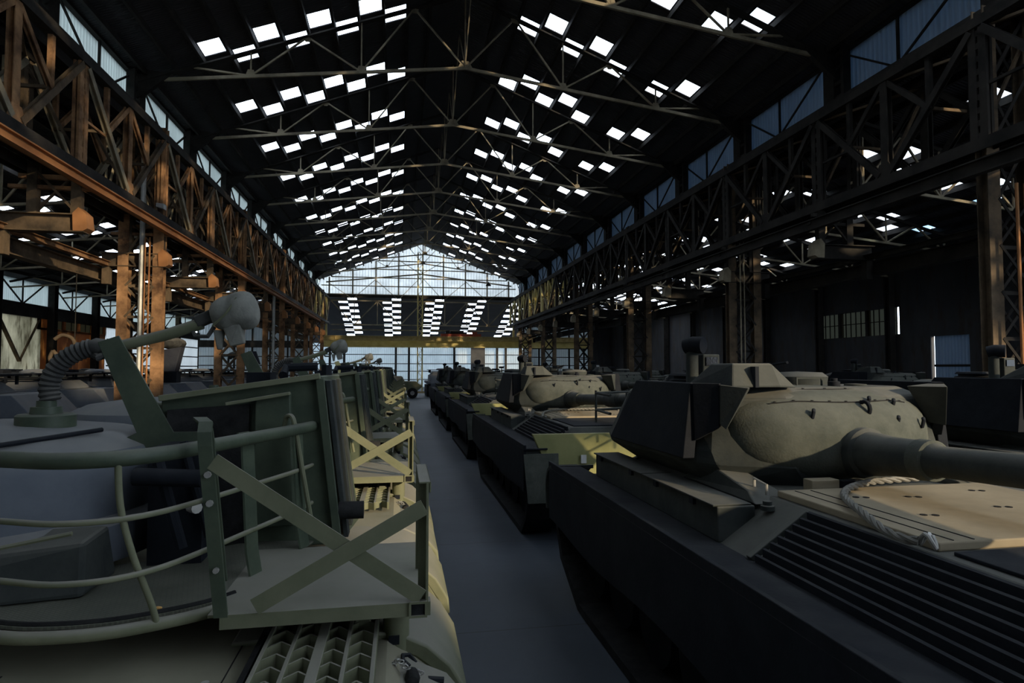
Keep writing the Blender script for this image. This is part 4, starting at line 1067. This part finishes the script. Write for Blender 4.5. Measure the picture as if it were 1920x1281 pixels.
    for i in range(16):
        q = i/15; c_ = Vector((-0.03+0.13*q, 2.78+0.03*sin(q*9), 1.235+0.03*sin(q*5)))
        ax = i % 2
        mb.tube([c_ + Vector((0.012*cos(a), 0 if ax else 0.008*sin(a), 0.008*sin(a) if ax else 0)) for a in [k*pi/4 for k in range(9)]], 0.003, 5)
    P(mb, 'chain', 'bare', cl, True)
    P(MB().tube([(0.08,2.90,1.20),(0.05,2.92,1.23),(0.02,2.90,1.24),(0.02,2.85,1.24),(0.05,2.83,1.22)], 0.010, 6), 'clamp_hook', 'tank_dark', cl, True)
    P(MB().tube([(0.13,2.80,1.17),(0.20,2.80,1.16)], 0.016, 8), 'clamp_pin', 'tank_dark', cl, True)
    # egg crate grating leaning on the deck
    gx0, gx1, gy0, gy1, gz = -0.56, -0.10, 2.35, 3.62, 1.295
    mb = MB(); nx, ny = 4, 11; dx = (gx1-gx0)/nx; dy = (gy1-gy0)/ny
    for i in range(nx):
        for j in range(ny):
            xa = gx0+i*dx; ya = gy0+j*dy; f = 1 if (i % 2 == 0) else -1
            # each cell: a slanted wall pair leaving a pointed pocket
            yo = ya + (dy/2 if i % 2 else 0)
            mb.bar((xa, yo, gz+0.03), (xa+dx/2, yo+dy/2, gz+0.03), 0.008, 0.06).bar((xa+dx/2, yo+dy/2, gz+0.03), (xa+dx, yo, gz+0.03), 0.008, 0.06)
    P(mb, 'grating', 'green_dusty')
    mb = MB()
    for i in range(nx+1):
        x = gx0+i*dx; wd = 0.045 if i in (2,) else 0.018
        mb.box(x-wd/2, x+wd/2, gy0, gy1, gz, gz+0.068)
    P(mb, 'grating_rail', 'green_dusty', None, False, 0.003)
    P(MB().box(gx0-0.05, gx0-0.025, gy0, gy1, gz-0.01, gz+0.05), 'grating_slot', 'black')
    P(MB().box(-0.60,-0.50,3.02,3.06,1.30,1.33).box(-0.60,-0.57,2.98,3.1,1.30,1.36), 'grating_latch', 'tank_dark', None, False, 0.004)
    # platform and its box-section frame
    pf = P(MB().box(-0.80, 0.10, 2.84, 3.80, 1.485, 1.50), 'platform', 'green_dusty', None, False, 0.004)
    fr = MB()
    for s in (-1, 1):   # open square tube along the front edge
        fr.box(-0.74, 0.14, 2.80 if s < 0 else 2.852, 2.808 if s < 0 else 2.86, 1.45, 1.51)
    fr.box(-0.74, 0.02, 2.808, 2.852, 1.502, 1.51).box(-0.74, 0.14, 2.808, 2.852, 1.45, 1.458)
    fr.box(0.02, 0.14, 2.808, 2.852, 1.502, 1.51)
    P(fr, 'platform_tube', 'green_dusty', pf)
    P(MB().box(0.045, 0.125, 2.79, 2.80, 1.445, 1.455).box(0.045, 0.125, 2.79, 2.80, 1.505, 1.515).box(0.045, 0.055, 2.79, 2.80, 1.455, 1.505).box(0.115, 0.125, 2.79, 2.80, 1.455, 1.505), 'tube_mouth', 'green_dusty', pf)
    P(MB().box(0.055, 0.115, 2.797, 2.7995, 1.455, 1.505), 'tube_hollow_shade', 'black', pf)  # flat black plate: shade inside the open tube end put into colour
    P(MB().box(-0.74, 0.13, 2.812, 2.848, 1.46, 1.50), 'tube_core', 'black', pf)
    P(MB().box(0.07, 0.11, 2.9, 3.8, 1.44, 1.49).box(-0.74,-0.70,2.86,3.75,1.44,1.485), 'platform_beam', 'green_dusty', pf, False, 0.003)
    # bent angle floor rail behind
    # rail frame posts
    P(MB().box(0.085, 0.125, 2.835, 2.850, 1.49, 2.035).box(0.118, 0.13, 2.80, 2.85, 1.49, 2.035), 'rail_post', 'green_dusty', None, False, 0.002)
    P(MB().box(0.085, 0.125, 3.29, 3.302, 1.49, 2.03).box(0.118, 0.13, 3.26, 3.30, 1.49, 2.03), 'rail_post', 'green_dusty', None, False, 0.002)
    P(MB().box(0.085, 0.14, 2.80, 3.31, 2.03, 2.04).box(0.132, 0.14, 2.80, 3.31, 1.99, 2.04), 'rail_cap', 'green_dusty', None, False, 0.003)
    # crossed flat bars
    P(MB().bar((-0.78, 2.80, 2.155), (0.10, 2.80, 1.53), 0.006, 0.072, (1,0,0.7)), 'brace_bar', 'green_dusty', None, False, 0.001)
    P(MB().bar((-0.60, 2.79, 1.54), (0.11, 2.79, 1.93), 0.006, 0.072, (-1,0,1)), 'brace_bar', 'green_dusty', None, False, 0.001)
    # hooped flat-bar post
    YZ = [(2.805,1.50),(2.805,1.9),(2.805,2.22),(2.815,2.275),(2.845,2.315),(2.885,2.33),(2.925,2.315),(2.955,2.275),(2.965,2.22),(2.965,1.9),(2.965,1.60)]
    mb = MB(); vs = []
    for i, (yy, zz) in enumerate(YZ):
        a_ = YZ[max(i-1,0)]; c_ = YZ[min(i+1,len(YZ)-1)]; tn = Vector((c_[0]-a_[0], c_[1]-a_[1])).normalized(); nr = Vector((tn.y, -tn.x))*0.006
        xx = -0.735 - 0.085*(zz-1.5)/0.8 - (0.0 if i < 5 else 0.035)
        vs += [(xx-0.028, yy+nr.x, zz+nr.y), (xx+0.028, yy+nr.x, zz+nr.y), (xx+0.028, yy-nr.x, zz-nr.y), (xx-0.028, yy-nr.x, zz-nr.y)]
    mb.loft([vs[4*i:4*i+4] for i in range(len(YZ))])
    hp = P(mb, 'hoop_post', 'green', None)
    P(MB().lathe([(0.014,-0.012),(0.014,0.012)], (-0.795,2.795,2.10), 8, 'y').lathe([(0.014,-0.012),(0.014,0.012)], (-0.785,2.795,1.98), 8, 'y').lathe([(0.012,-0.012),(0.012,0.012)], (-0.755,2.795,1.70), 8, 'y'), 'bolt', 'bare', hp, True)
    # curved rails
    def rail(z, r, m, pts=RING, nm='guard_rail'): return P(MB().tube(smooth([(x, y, z) for x, y in pts], 5), r, 12), nm, m, None, True)
    rail(2.19, 0.033, 'green'); rail(1.95, 0.0125, 'green_dusty'); rail(1.72, 0.0125, 'green_dusty')
    rail(1.475, 0.026, 'green_dusty', [(-2.3,3.2),(-1.9,2.98),(-1.56,2.82),(-1.36,2.78),(-1.16,2.79),(-0.99,2.85),(-0.84,2.93),(-0.74,3.03)])
    P(MB().tube(smooth([(-1.095,2.68,2.19),(-1.09,2.70,2.0),(-1.055,2.735,1.80),(-1.01,2.81,1.58),(-0.995,2.84,1.48)],4), 0.013, 10), 'upright_rod', 'green_dusty', None, True)
    P(MB().tube(smooth([(-1.9,2.9,2.19),(-1.92,2.92,1.8),(-1.9,2.97,1.48)],4), 0.013, 10), 'upright_rod', 'green_dusty', None, True)
    # wide flat stanchions
    for x, y, zb in ((-0.775,3.36,1.5),(-0.60,3.80,1.5)):
        d = Vector((0.45, 1, 0)).normalized()*0.045
        v = [Vector((x,y,z)) for z in (zb, zb+0.12, 2.17, 2.22)]
        offs = (Vector((0.05,0,0)), Vector((0.03,0,0)), Vector((0,0,0)), Vector((-0.02,0,0)))
        mb = MB()
        for a, b2, oa, ob in zip(v, v[1:], offs, offs[1:]):
            mb.hull8([a+oa-d+Vector((0.01,0,0)), a+oa+d+Vector((0.01,0,0)), a+oa+d, a+oa-d], [b2+ob-d+Vector((0.01,0,0)), b2+ob+d+Vector((0.01,0,0)), b2+ob+d, b2+ob-d])
        P(mb, 'stanchion', 'green', None)
    P(MB().tube(smooth([(-0.50,3.78,1.62),(-0.56,3.78,1.95),(-0.60,3.78,2.18),(-0.625,3.80,2.26),(-0.66,3.82,2.26),(-0.675,3.84,2.2)],4), 0.014, 8), 'rod_loop', 'green_dusty', None, True)
    # chequer floor inside the rails
    ringo = [(x*0.99-0.02, y+0.05) for x, y in [(-2.3,3.2),(-1.9,2.98),(-1.56,2.82),(-1.36,2.78),(-1.16,2.79),(-0.99,2.85),(-0.84,2.93),(-0.74,3.03),(-0.62,3.45),(-0.5,3.9)]]
    rp = [tuple(p)[:2] for p in smooth([(x,y,0) for x,y in ringo],4)] + [(-0.9,4.0),(-1.3,3.7),(-1.8,3.6),(-2.3,3.7)]
    P(MB().prism(rp, 'z', 1.485, 1.497), 'chequer_floor', 'chequer', None)
    rim = [tuple(p) for p in smooth([(x,y+0.02,1.50) for x,y in ringo[:8]],4)]
    P(MB().tube(rim, 0.012, 6), 'floor_rim', 'black', None, True)
    # turret body
    P(MB().lathe([(1.02,1.52),(1.06,1.62),(1.05,1.72),(0.98,1.76),(0.99,2.02),(0.95,2.10),(0.80,2.17),(0.45,2.22),(0,2.24)], (-2.42, 4.05, 0), 40), 'turret', 'tarp_blue', None, True)
    P(MB().hull8([(-2.6,2.95,1.50),(-1.42,3.15,1.50),(-1.42,3.5,1.50),(-2.6,3.4,1.50)], [(-2.6,3.02,1.66),(-1.44,3.2,1.74),(-1.44,3.45,1.76),(-2.6,3.35,1.76)]), 'turret_skirt', 'tank', None, False, 0.02)
    P(MB().tube([(-1.75,2.96,1.775),(-1.40,3.0,1.83)], 0.010, 6), 'lever', 'green_dusty', None, True)
    # mechanism between turret and box
    mb = MB().tube([(-1.25,3.5,2.1),(-1.1,3.45,1.62)], 0.03, 8).tube([(-1.15,3.6,2.15),(-1.0,3.55,1.65)], 0.022, 8).box(-1.32,-1.05,3.6,3.9,1.5,2.12).tube([(-1.32,3.42,2.0),(-1.0,3.42,1.98)],0.045,10)
    P(mb, 'linkage', 'tank_dark', None, True)
    P(MB().tube([(-1.02,3.32,1.86),(-0.98,3.28,1.86)], 0.028, 10), 'linkage_cap', 'bare', None, True)
    # big green box on edge
    F = lambda x, y, z: (x, y, z)
    bx = P(MB().hull8([(-1.40,3.98,1.46),(-0.36,3.98,1.46),(-0.30,4.86,1.40),(-1.40,4.86,1.40)], [(-1.40,3.98,2.37),(-0.485,3.98,2.50),(-0.46,4.86,2.50),(-1.40,4.86,2.37)]), 'armoured_box', 'green', None, False, 0.008)
    P(MB().bar((-1.40,3.955,2.37),(-0.49,3.955,2.50),0.05,0.035), 'top_rim', 'green_dusty', bx, False, 0.004)
    P(MB().bar((-0.49,3.96,2.48),(-0.37,3.96,1.46),0.05,0.03,(0,1,0)), 'edge_rim', 'green', bx, False, 0.004)
    P(MB().hull8([(-0.86,3.90,1.60),(-0.62,3.90,1.60),(-0.62,3.98,1.60),(-0.86,3.98,1.60)], [(-0.86,3.93,2.37),(-0.66,3.93,2.40),(-0.66,3.98,2.40),(-0.86,3.98,2.37)]), 'raised_panel', 'green', bx, False, 0.008)
    P(MB().bar((-1.02,3.92,2.335),(-0.66,3.92,2.395),0.06,0.02), 'ledge', 'green_dusty', bx, False, 0.004)
    P(MB().hull8([(-1.36,3.96,1.5),(-0.90,3.96,1.5),(-0.90,3.979,1.5),(-1.36,3.979,1.5)], [(-1.36,3.96,2.30),(-0.90,3.96,2.33),(-0.90,3.979,2.33),(-1.36,3.979,2.30)]), 'recess_shade_plate', 'black', bx)  # flat black plate: shade inside the box opening put into colour
    mb = MB()
    for yy in (4.05, 4.35, 4.65): mb.hull8([(-0.345,yy,1.48),(-0.315,yy,1.48),(-0.315,yy+0.12,1.48),(-0.345,yy+0.12,1.48)], [(-0.47,yy,2.47),(-0.44,yy,2.47),(-0.44,yy+0.12,2.47),(-0.47,yy+0.12,2.47)])
    P(mb, 'side_strap', 'tank', bx, False, 0.004)
    P(MB().tube([(-0.37,4.0,1.66),(-0.22,4.0,1.66)], 0.055, 12), 'hinge_pin', 'black', bx, True)
    mb = MB().tube([(-0.75,4.2,2.50),(-0.75,4.3,2.55),(-0.55,4.3,2.56)],0.03,8).box(-1.0,-0.85,4.3,4.5,2.44,2.52).tube([(-0.5,4.4,2.5),(-0.5,4.4,2.57)],0.035,8)
    P(mb, 'box_fitting', 'tank_dark', bx, True)
    # flat strut and gusset carrying the tube
    st = P(MB().prism([(-1.74,2.70),(-1.63,2.74),(-1.32,2.17),(-1.10,2.17),(-1.10,1.78),(-1.62,1.85),(-1.66,2.10),(-1.52,2.17)], 'y', 3.95, 3.965), 'support_strut', 'green', None, False, 0.002)
    # lens base
    P(MB().lathe([(0.146,2.19),(0.146,2.275),(0.135,2.285),(0.08,2.285),(0.075,2.325),(0.05,2.325),(0.048,2.36),(0,2.36)], (-2.02,4.0,0), 28), 'mount_base', 'green', None, True)
    P(MB().tube([(-2.3,2.9,2.15),(-1.95,3.3,2.17),(-1.66,3.85,2.2)], 0.013, 8), 'hand_rod', 'tank_dark', None, True)
    return t
def make_tube_sight(loc_y, label):
    t = thing('sighting_tube', label, 'instrument', (0, loc_y, 0), 0, 'canvas capped tubes on the green vehicles')
    def P(mb, n, m, par=None, smooth=False, bevel=0.0): return mb.build(n, m, par or t, smooth, bevel)
    path = smooth([(-2.00,4.0,2.36),(-2.01,4.0,2.44),(-1.985,4.0,2.53),(-1.93,4.0,2.60),(-1.86,4.0,2.645),(-1.79,4.0,2.67)], 6)
    rs = [0.05 + (0.006 if i % 2 else -0.002) for i in range(len(path))]
    P(MB().tube(path, rs, 14), 'bellows', 'rubber', None, True)
    P(MB().tube([(-1.80,4.0,2.67),(-1.77,4.0,2.675),(-1.73,4.0,2.67),(-1.69,4.0,2.675),(-1.66,4.0,2.68)], [0.04,0.052,0.05,0.042,0.03], 12), 'knuckle', 'rubber', None, True)
    P(MB().tube([(-1.78,4.0,2.63),(-1.74,3.96,2.61),(-1.70,3.98,2.63)], 0.022, 8), 'clamp', 'rubber', None, True)
    P(MB().tube([(-1.66,4.0,2.675),(-1.40,4.0,2.745),(-1.19,4.0,2.82)], [0.031,0.034,0.036], 14), 'tube', 'green_dusty', None, True)
    P(MB().bar((-1.22,4.0,2.825),(-1.10,4.0,2.885),0.075,0.07), 'collar', 'rubber', None, False, 0.01)
    # canvas cap: lumpy
    rings = []
    ax = Vector((0.88, 0, 0.25)).normalized(); u = Vector((0,1,0)); v = ax.cross(u)
    for i, (s_, r) in enumerate([(0,0.045),(0.015,0.075),(0.05,0.098),(0.09,0.108),(0.12,0.104),(0.15,0.118),(0.19,0.124),(0.23,0.118),(0.26,0.095),(0.275,0.05)]):
        c_ = Vector((-1.135,4.0,2.855)) + ax*s_; rings.append([tuple(c_ + (u*cos(a) + v*sin(a))*r*(1+0.05*sin(3*a+i*0.9)+0.03*sin(7*a-i))) for a in [2*pi*k/24 for k in range(24)]])
    cp = P(MB().loft(rings), 'canvas_cap', 'pale_canvas', None, True)
    md = cp.modifiers.new('s', 'SUBSURF'); md.levels = 1; md.render_levels = 1
    P(MB().hull8([(-1.02,3.97,2.68),(-0.94,3.98,2.70),(-0.94,4.02,2.70),(-1.02,4.03,2.68)], [(-1.06,3.94,2.80),(-0.96,3.93,2.82),(-0.96,4.07,2.82),(-1.06,4.06,2.80)]).hull8([(-1.10,3.99,2.66),(-1.07,3.99,2.66),(-1.07,4.01,2.66),(-1.10,4.01,2.66)], [(-1.12,3.97,2.78),(-1.06,3.97,2.78),(-1.06,4.03,2.78),(-1.12,4.03,2.78)]), 'canvas_flap', 'pale_canvas', cp, False, 0.008)
    P(MB().tube(smooth([(-1.10,3.90,2.80),(-1.02,3.882,2.88),(-0.97,3.90,2.97)],4), 0.007, 6), 'tie_cord', 'green_dusty', cp, True)
    P(MB().tube([(-1.25,4.0,2.79),(-1.22,3.98,2.74),(-1.15,3.98,2.74),(-1.12,4.0,2.80)], 0.014, 6), 'trigger_guard', 'rubber', None, True)
    return t
rv = make_carrier(); kids_of(rv)
ldesc = ['nearest green railed military vehicle, with curved guard rail and egg-crate grating at lower left'] + ['green railed military vehicle, %s in the row on the left' % ordn(k) for k in range(1, 14)]
for k in range(11):
    o = rv if k == 0 else copy_tree(rv, (0, 3.25*k, 0)); o['label'] = ldesc[k]
s0 = make_tube_sight(0, 'long tube with a ribbed bellows and grey canvas cap on the nearest green vehicle'); kids_of(s0)
for k, w_ in ((2, 'third'), (5, 'sixth'), (8, 'ninth')):
    copy_tree(s0, (0, 3.25*k, 0), None, 'canvas capped tube pointing right on the %s green vehicle' % w_)
# yellow patches on platform braces of second vehicle are sun; an ear plug lies on the floor plate
tag(MB().lathe([(0.0,-0.012),(0.006,-0.011),(0.0075,-0.004),(0.006,0.006),(0.004,0.012),(0,0.013)], (-1.02, 2.93, 1.512), 12, 'x').build('ear_plug', 'cork', None, True), 'tiny orange foam plug lying on the chequered floor of the nearest green vehicle', 'litter')

# ------------------------------------------------------------------ dark carriers beyond, far vehicles
def make_dark():
    t = thing('armoured_carrier', 'x', 'military vehicle', (0,0,0), 0, 'dark armoured carriers in the left background')
    def P(mb, n, m, par=None, smooth=False, bevel=0.0): return mb.build(n, m, par or t, smooth, bevel)
    P(MB().prism([(-2.9,0.5),(-3.0,1.2),(-2.7,1.9),(2.3,1.9),(2.9,1.25),(2.6,0.5)], 'y', -1.1, 1.1), 'hull', 'tarp_blue', None, False, 0.02)
    P(MB().box(-2.9, 2.6, -1.45, -1.05, 1.15, 1.35).box(-2.9, 2.6, 1.05, 1.45, 1.15, 1.35), 'sponson', 'tarp_blue', None, False, 0.02)
    P(MB().hull8([(-2.3,-1.05,1.9),(1.3,-1.05,1.9),(1.3,1.05,1.9),(-2.3,1.05,1.9)], [(-2.2,-0.85,2.18),(1.0,-0.85,2.18),(1.0,0.85,2.18),(-2.2,0.85,2.18)]), 'superstructure', 'tarp_blue', None, False, 0.02)
    P(MB().box(-2.5, 1.5, -1.25, 1.25, 2.34, 2.39), 'roof_plate', 'tank_dark', None, False, 0.01)
    mb = MB()
    for x in (-2.3, -1.2, -0.1, 1.2):
        for y in (-1.1, 1.05): P(MB().box(x, x+0.06, y, y+0.06, 2.1, 2.35), 'roof_leg', 'tank_dark')
    P(MB().box(-2.3,1.2,-1.12,-1.08,2.2,2.24), 'roof_rail', 'tank_dark')
    P(MB().lathe([(0.45,0),(0.45,0.06),(0.3,0.12),(0,0.13)], (0.2,0,2.38), 20), 'hatch', 'tarp_blue', None, True)
    for i in range(4): P(MB().box(-2.1+0.5*i, -1.75+0.5*i, -0.9, -0.5, 2.38, 2.46+0.03*(i % 2)), 'stowed_box', 'tank_dark', None, False, 0.01)
    for s in (-1, 1):
        P(MB().prism([(-2.5,0.02),(2.1,0.02),(2.7,0.5),(2.5,1.0),(-2.6,1.05),(-2.8,0.5)], 'y', *(sorted((s*1.05, s*1.42)))), 'track', 'black')
        for i in range(5): P(MB().lathe([(0.05,s*1.3-0.14),(0.3,s*1.3-0.14),(0.3,s*1.3+0.14),(0.05,s*1.3+0.16)], (-1.9+0.9*i,0,0.4), 14, 'y'), 'road_wheel', 'tank_dark', None, True)
    return t
dk = make_dark(); kids_of(dk)
for k in range(11):
    o = dk if k == 0 else copy_tree(dk)
    o.location = (-11.4, 9.6 + 4.0*k, 0); o['label'] = 'dark flat-roofed armoured carrier in the left background, %s from the viewer' % ordn(k)
dn = 0
for X, Y, rz in ((-16.6, 15.5, pi/2), (-16.6, 22.5, pi/2), (-16.6, 29.5, pi/2), (-16.6, 36.5, pi/2), (-3.0, 46.5, 0.25), (-1.6, 57.5, pi/2), (3.7, 57.0, pi/2), (7.6, 55.0, pi/2)):
    lab = ['dark carrier close to the stained plaster wall, %s from the viewer' % ordn(dn)] if dn < 4 else [['small carrier parked askew beyond the far end of the left row'], ['pale small carrier left of the far mast'], ['squat green carrier right of the far mast'], ['small carrier at the far end beyond the last tank']][dn-4]
    copy_tree(dk, (X, Y, 0), rz, lab[0], (), 'far carriers'); dn += 1
t = thing('wheeled_vehicle', 'pale boat-shaped wheeled vehicle at the far end of the lane, left of the mast', 'military vehicle', (0.1, 53.0, 0))
MB().prism([(-1.9,0.75),(-2.1,1.15),(-1.6,1.45),(1.2,1.4),(1.75,1.0),(1.3,0.6)], 'y', -0.95, 0.95).build('hull', 'green_dusty', t, False, 0.03)
MB().hull8([(-1.2,-0.6,1.42),(0.3,-0.6,1.4),(0.3,0.6,1.4),(-1.2,0.6,1.42)], [(-1.0,-0.45,1.85),(0.0,-0.45,1.85),(0.0,0.45,1.85),(-1.0,0.45,1.85)]).build('cabin', 'lid', t, False, 0.03)
for wx in (-1.2, 0.9):
    for wy in (-0.85, 0.85):
        wh = MB().lathe([(0.12,-0.12),(0.3,-0.14),(0.44,-0.1),(0.44,0.1),(0.3,0.14),(0.12,0.12)], (wx, wy, 0.44), 20, 'y').build('wheel', 'black', t, True)
        MB().lathe([(0.18,-0.15),(0.18,0.15)], (wx, wy, 0.44), 14, 'y').build('hub', 'bare', wh, True)
# upright covered lamp box and curved pipe on the carriers
t = thing('lamp_box', 'tall dark upright box with a cloth-covered top behind the near bellows tube', 'box', (-10.0, 29.2, 2.39)); t.scale = (1.35, 1.35, 1.5)
MB().hull8([(-0.3,-0.2,0),(0.25,-0.2,0),(0.25,0.2,0),(-0.3,0.2,0)], [(-0.22,-0.2,0.62),(0.42,-0.2,0.72),(0.42,0.2,0.72),(-0.22,0.2,0.62)]).build('body', 'navy', t, False, 0.02)
MB().loft([sup(0.1, 0.82, 0.42*s_, 0.17*s_, y, 16, 2.2) for y, s_ in ((-0.28,0.4),(-0.2,0.85),(0,1),(0.2,0.85),(0.28,0.4))]).build('cloth_cover', 'rubber', t, True)
MB().box(-0.2,0.3,-0.2,0.2,-0.45,0.0).build('pedestal', 'tank_dark', t)
t = thing('curved_pipe', 'dark curved elbow pipe standing on the carriers left of the flat lamp', 'pipe', (-10.4, 42.2, 2.49))
MB().tube(smooth([(0.3,0,-0.1),(0.25,0,0.55),(0.1,0,0.85),(-0.25,0,0.9),(-0.5,0,0.75)],5), 0.2, 12).build('elbow', 'rubber', t, True)
MB().tube([(-0.5,0,0.75),(-0.55,0,0.2),(-0.7,0,-0.1)], 0.07, 8).build('stay', 'rubber', t, True)
t = thing('flat_lamp', 'flat blue-grey upright lamp right of the curved elbow pipe', 'lamp', (-10.1, 45.8, 2.79)); t.scale = (1.3, 1.3, 1.5)
MB().hull8([(-0.3,-0.1,0),(0.3,-0.1,0),(0.3,0.1,0),(-0.3,0.1,0)], [(-0.35,-0.1,0.62),(0.05,-0.1,0.62),(0.05,0.1,0.62),(-0.35,0.1,0.62)]).build('body', 'navy', t, False, 0.02)
MB().box(-0.1,0.1,-0.05,0.05,-0.4,0).build('pedestal', 'tank_dark', t)
# crane hook hanging in front of the rusty wall
hk = thing('crane_hook', 'rusty crane hook hanging before the rusty wall at the left', 'hook', (-9.3, 19.2, 3.05))
MB().tube(smooth([(-0.25,0,0.3),(-0.05,0,0.42),(0.2,0,0.32),(0.26,0,0.08),(0.12,0,-0.12),(-0.15,0,-0.14),(-0.28,0,-0.02)],5), [0.05]*31, 10).build('hook', 'rust_dark', hk, True)
MB().tube(smooth([(-0.28,0,-0.02),(-0.35,0,-0.25),(-0.2,0,-0.4),(0.1,0,-0.35)],5), 0.05, 10).build('shank', 'rust_dark', hk, True)
MB().tube([(0.26,0,0.1),(0.26,0,2.25)], 0.012, 6).build('hanger_rope', 'steel_black', hk, True)
# small flood lamp on the girder, bell lamps under the roof
fl = thing('flood_lamp', 'small pale flood lamp fixed on the rusty girder post at the upper left', 'lamp', (-7.25, 20.2, 7.45))
MB().hull8([(-0.1,-0.12,0),(0.12,-0.12,-0.06),(0.12,0.12,-0.06),(-0.1,0.12,0)], [(-0.1,-0.12,0.12),(0.12,-0.12,0.1),(0.12,0.12,0.1),(-0.1,0.12,0.12)]).build('housing', 'galv', fl, False, 0.01)
MB().box(-0.16,-0.1,-0.03,0.03,-0.1,0.1).build('bracket', 'rust_dark', fl)
bl = None
for i, (x, y, z) in enumerate(((7.5, 50.5, 11.25), (8.6, 60.5, 10.75))):
    o = thing('bell_lamp', ['dark bell-shaped lamp hanging before the bright right part of the gable, lower of two', 'smaller bell-shaped lamp hanging further right before the gable'][i], 'lamp', (x, y, z), 0, 'bell lamps at the gable')
    MB().lathe([(0.28,0),(0.24,0.1),(0.1,0.22),(0.07,0.36),(0,0.38)], (0,0,0), 18).build('shade', 'steel_black', o, True)
    MB().tube([(0,0,0.36),(0,0,0.85 if i == 0 else 1.2)], 0.015, 6).build('cord', 'steel_black', o, True)
# ground level kerb strips at the far end of the lane
tag(MB().box(-1.2, 9, 62.6, 63.0, 0.0, 0.12).build('kerb_strip', 'yellow'), 'pale yellow kerb strip on the floor at the foot of the far mast', 'kerb')
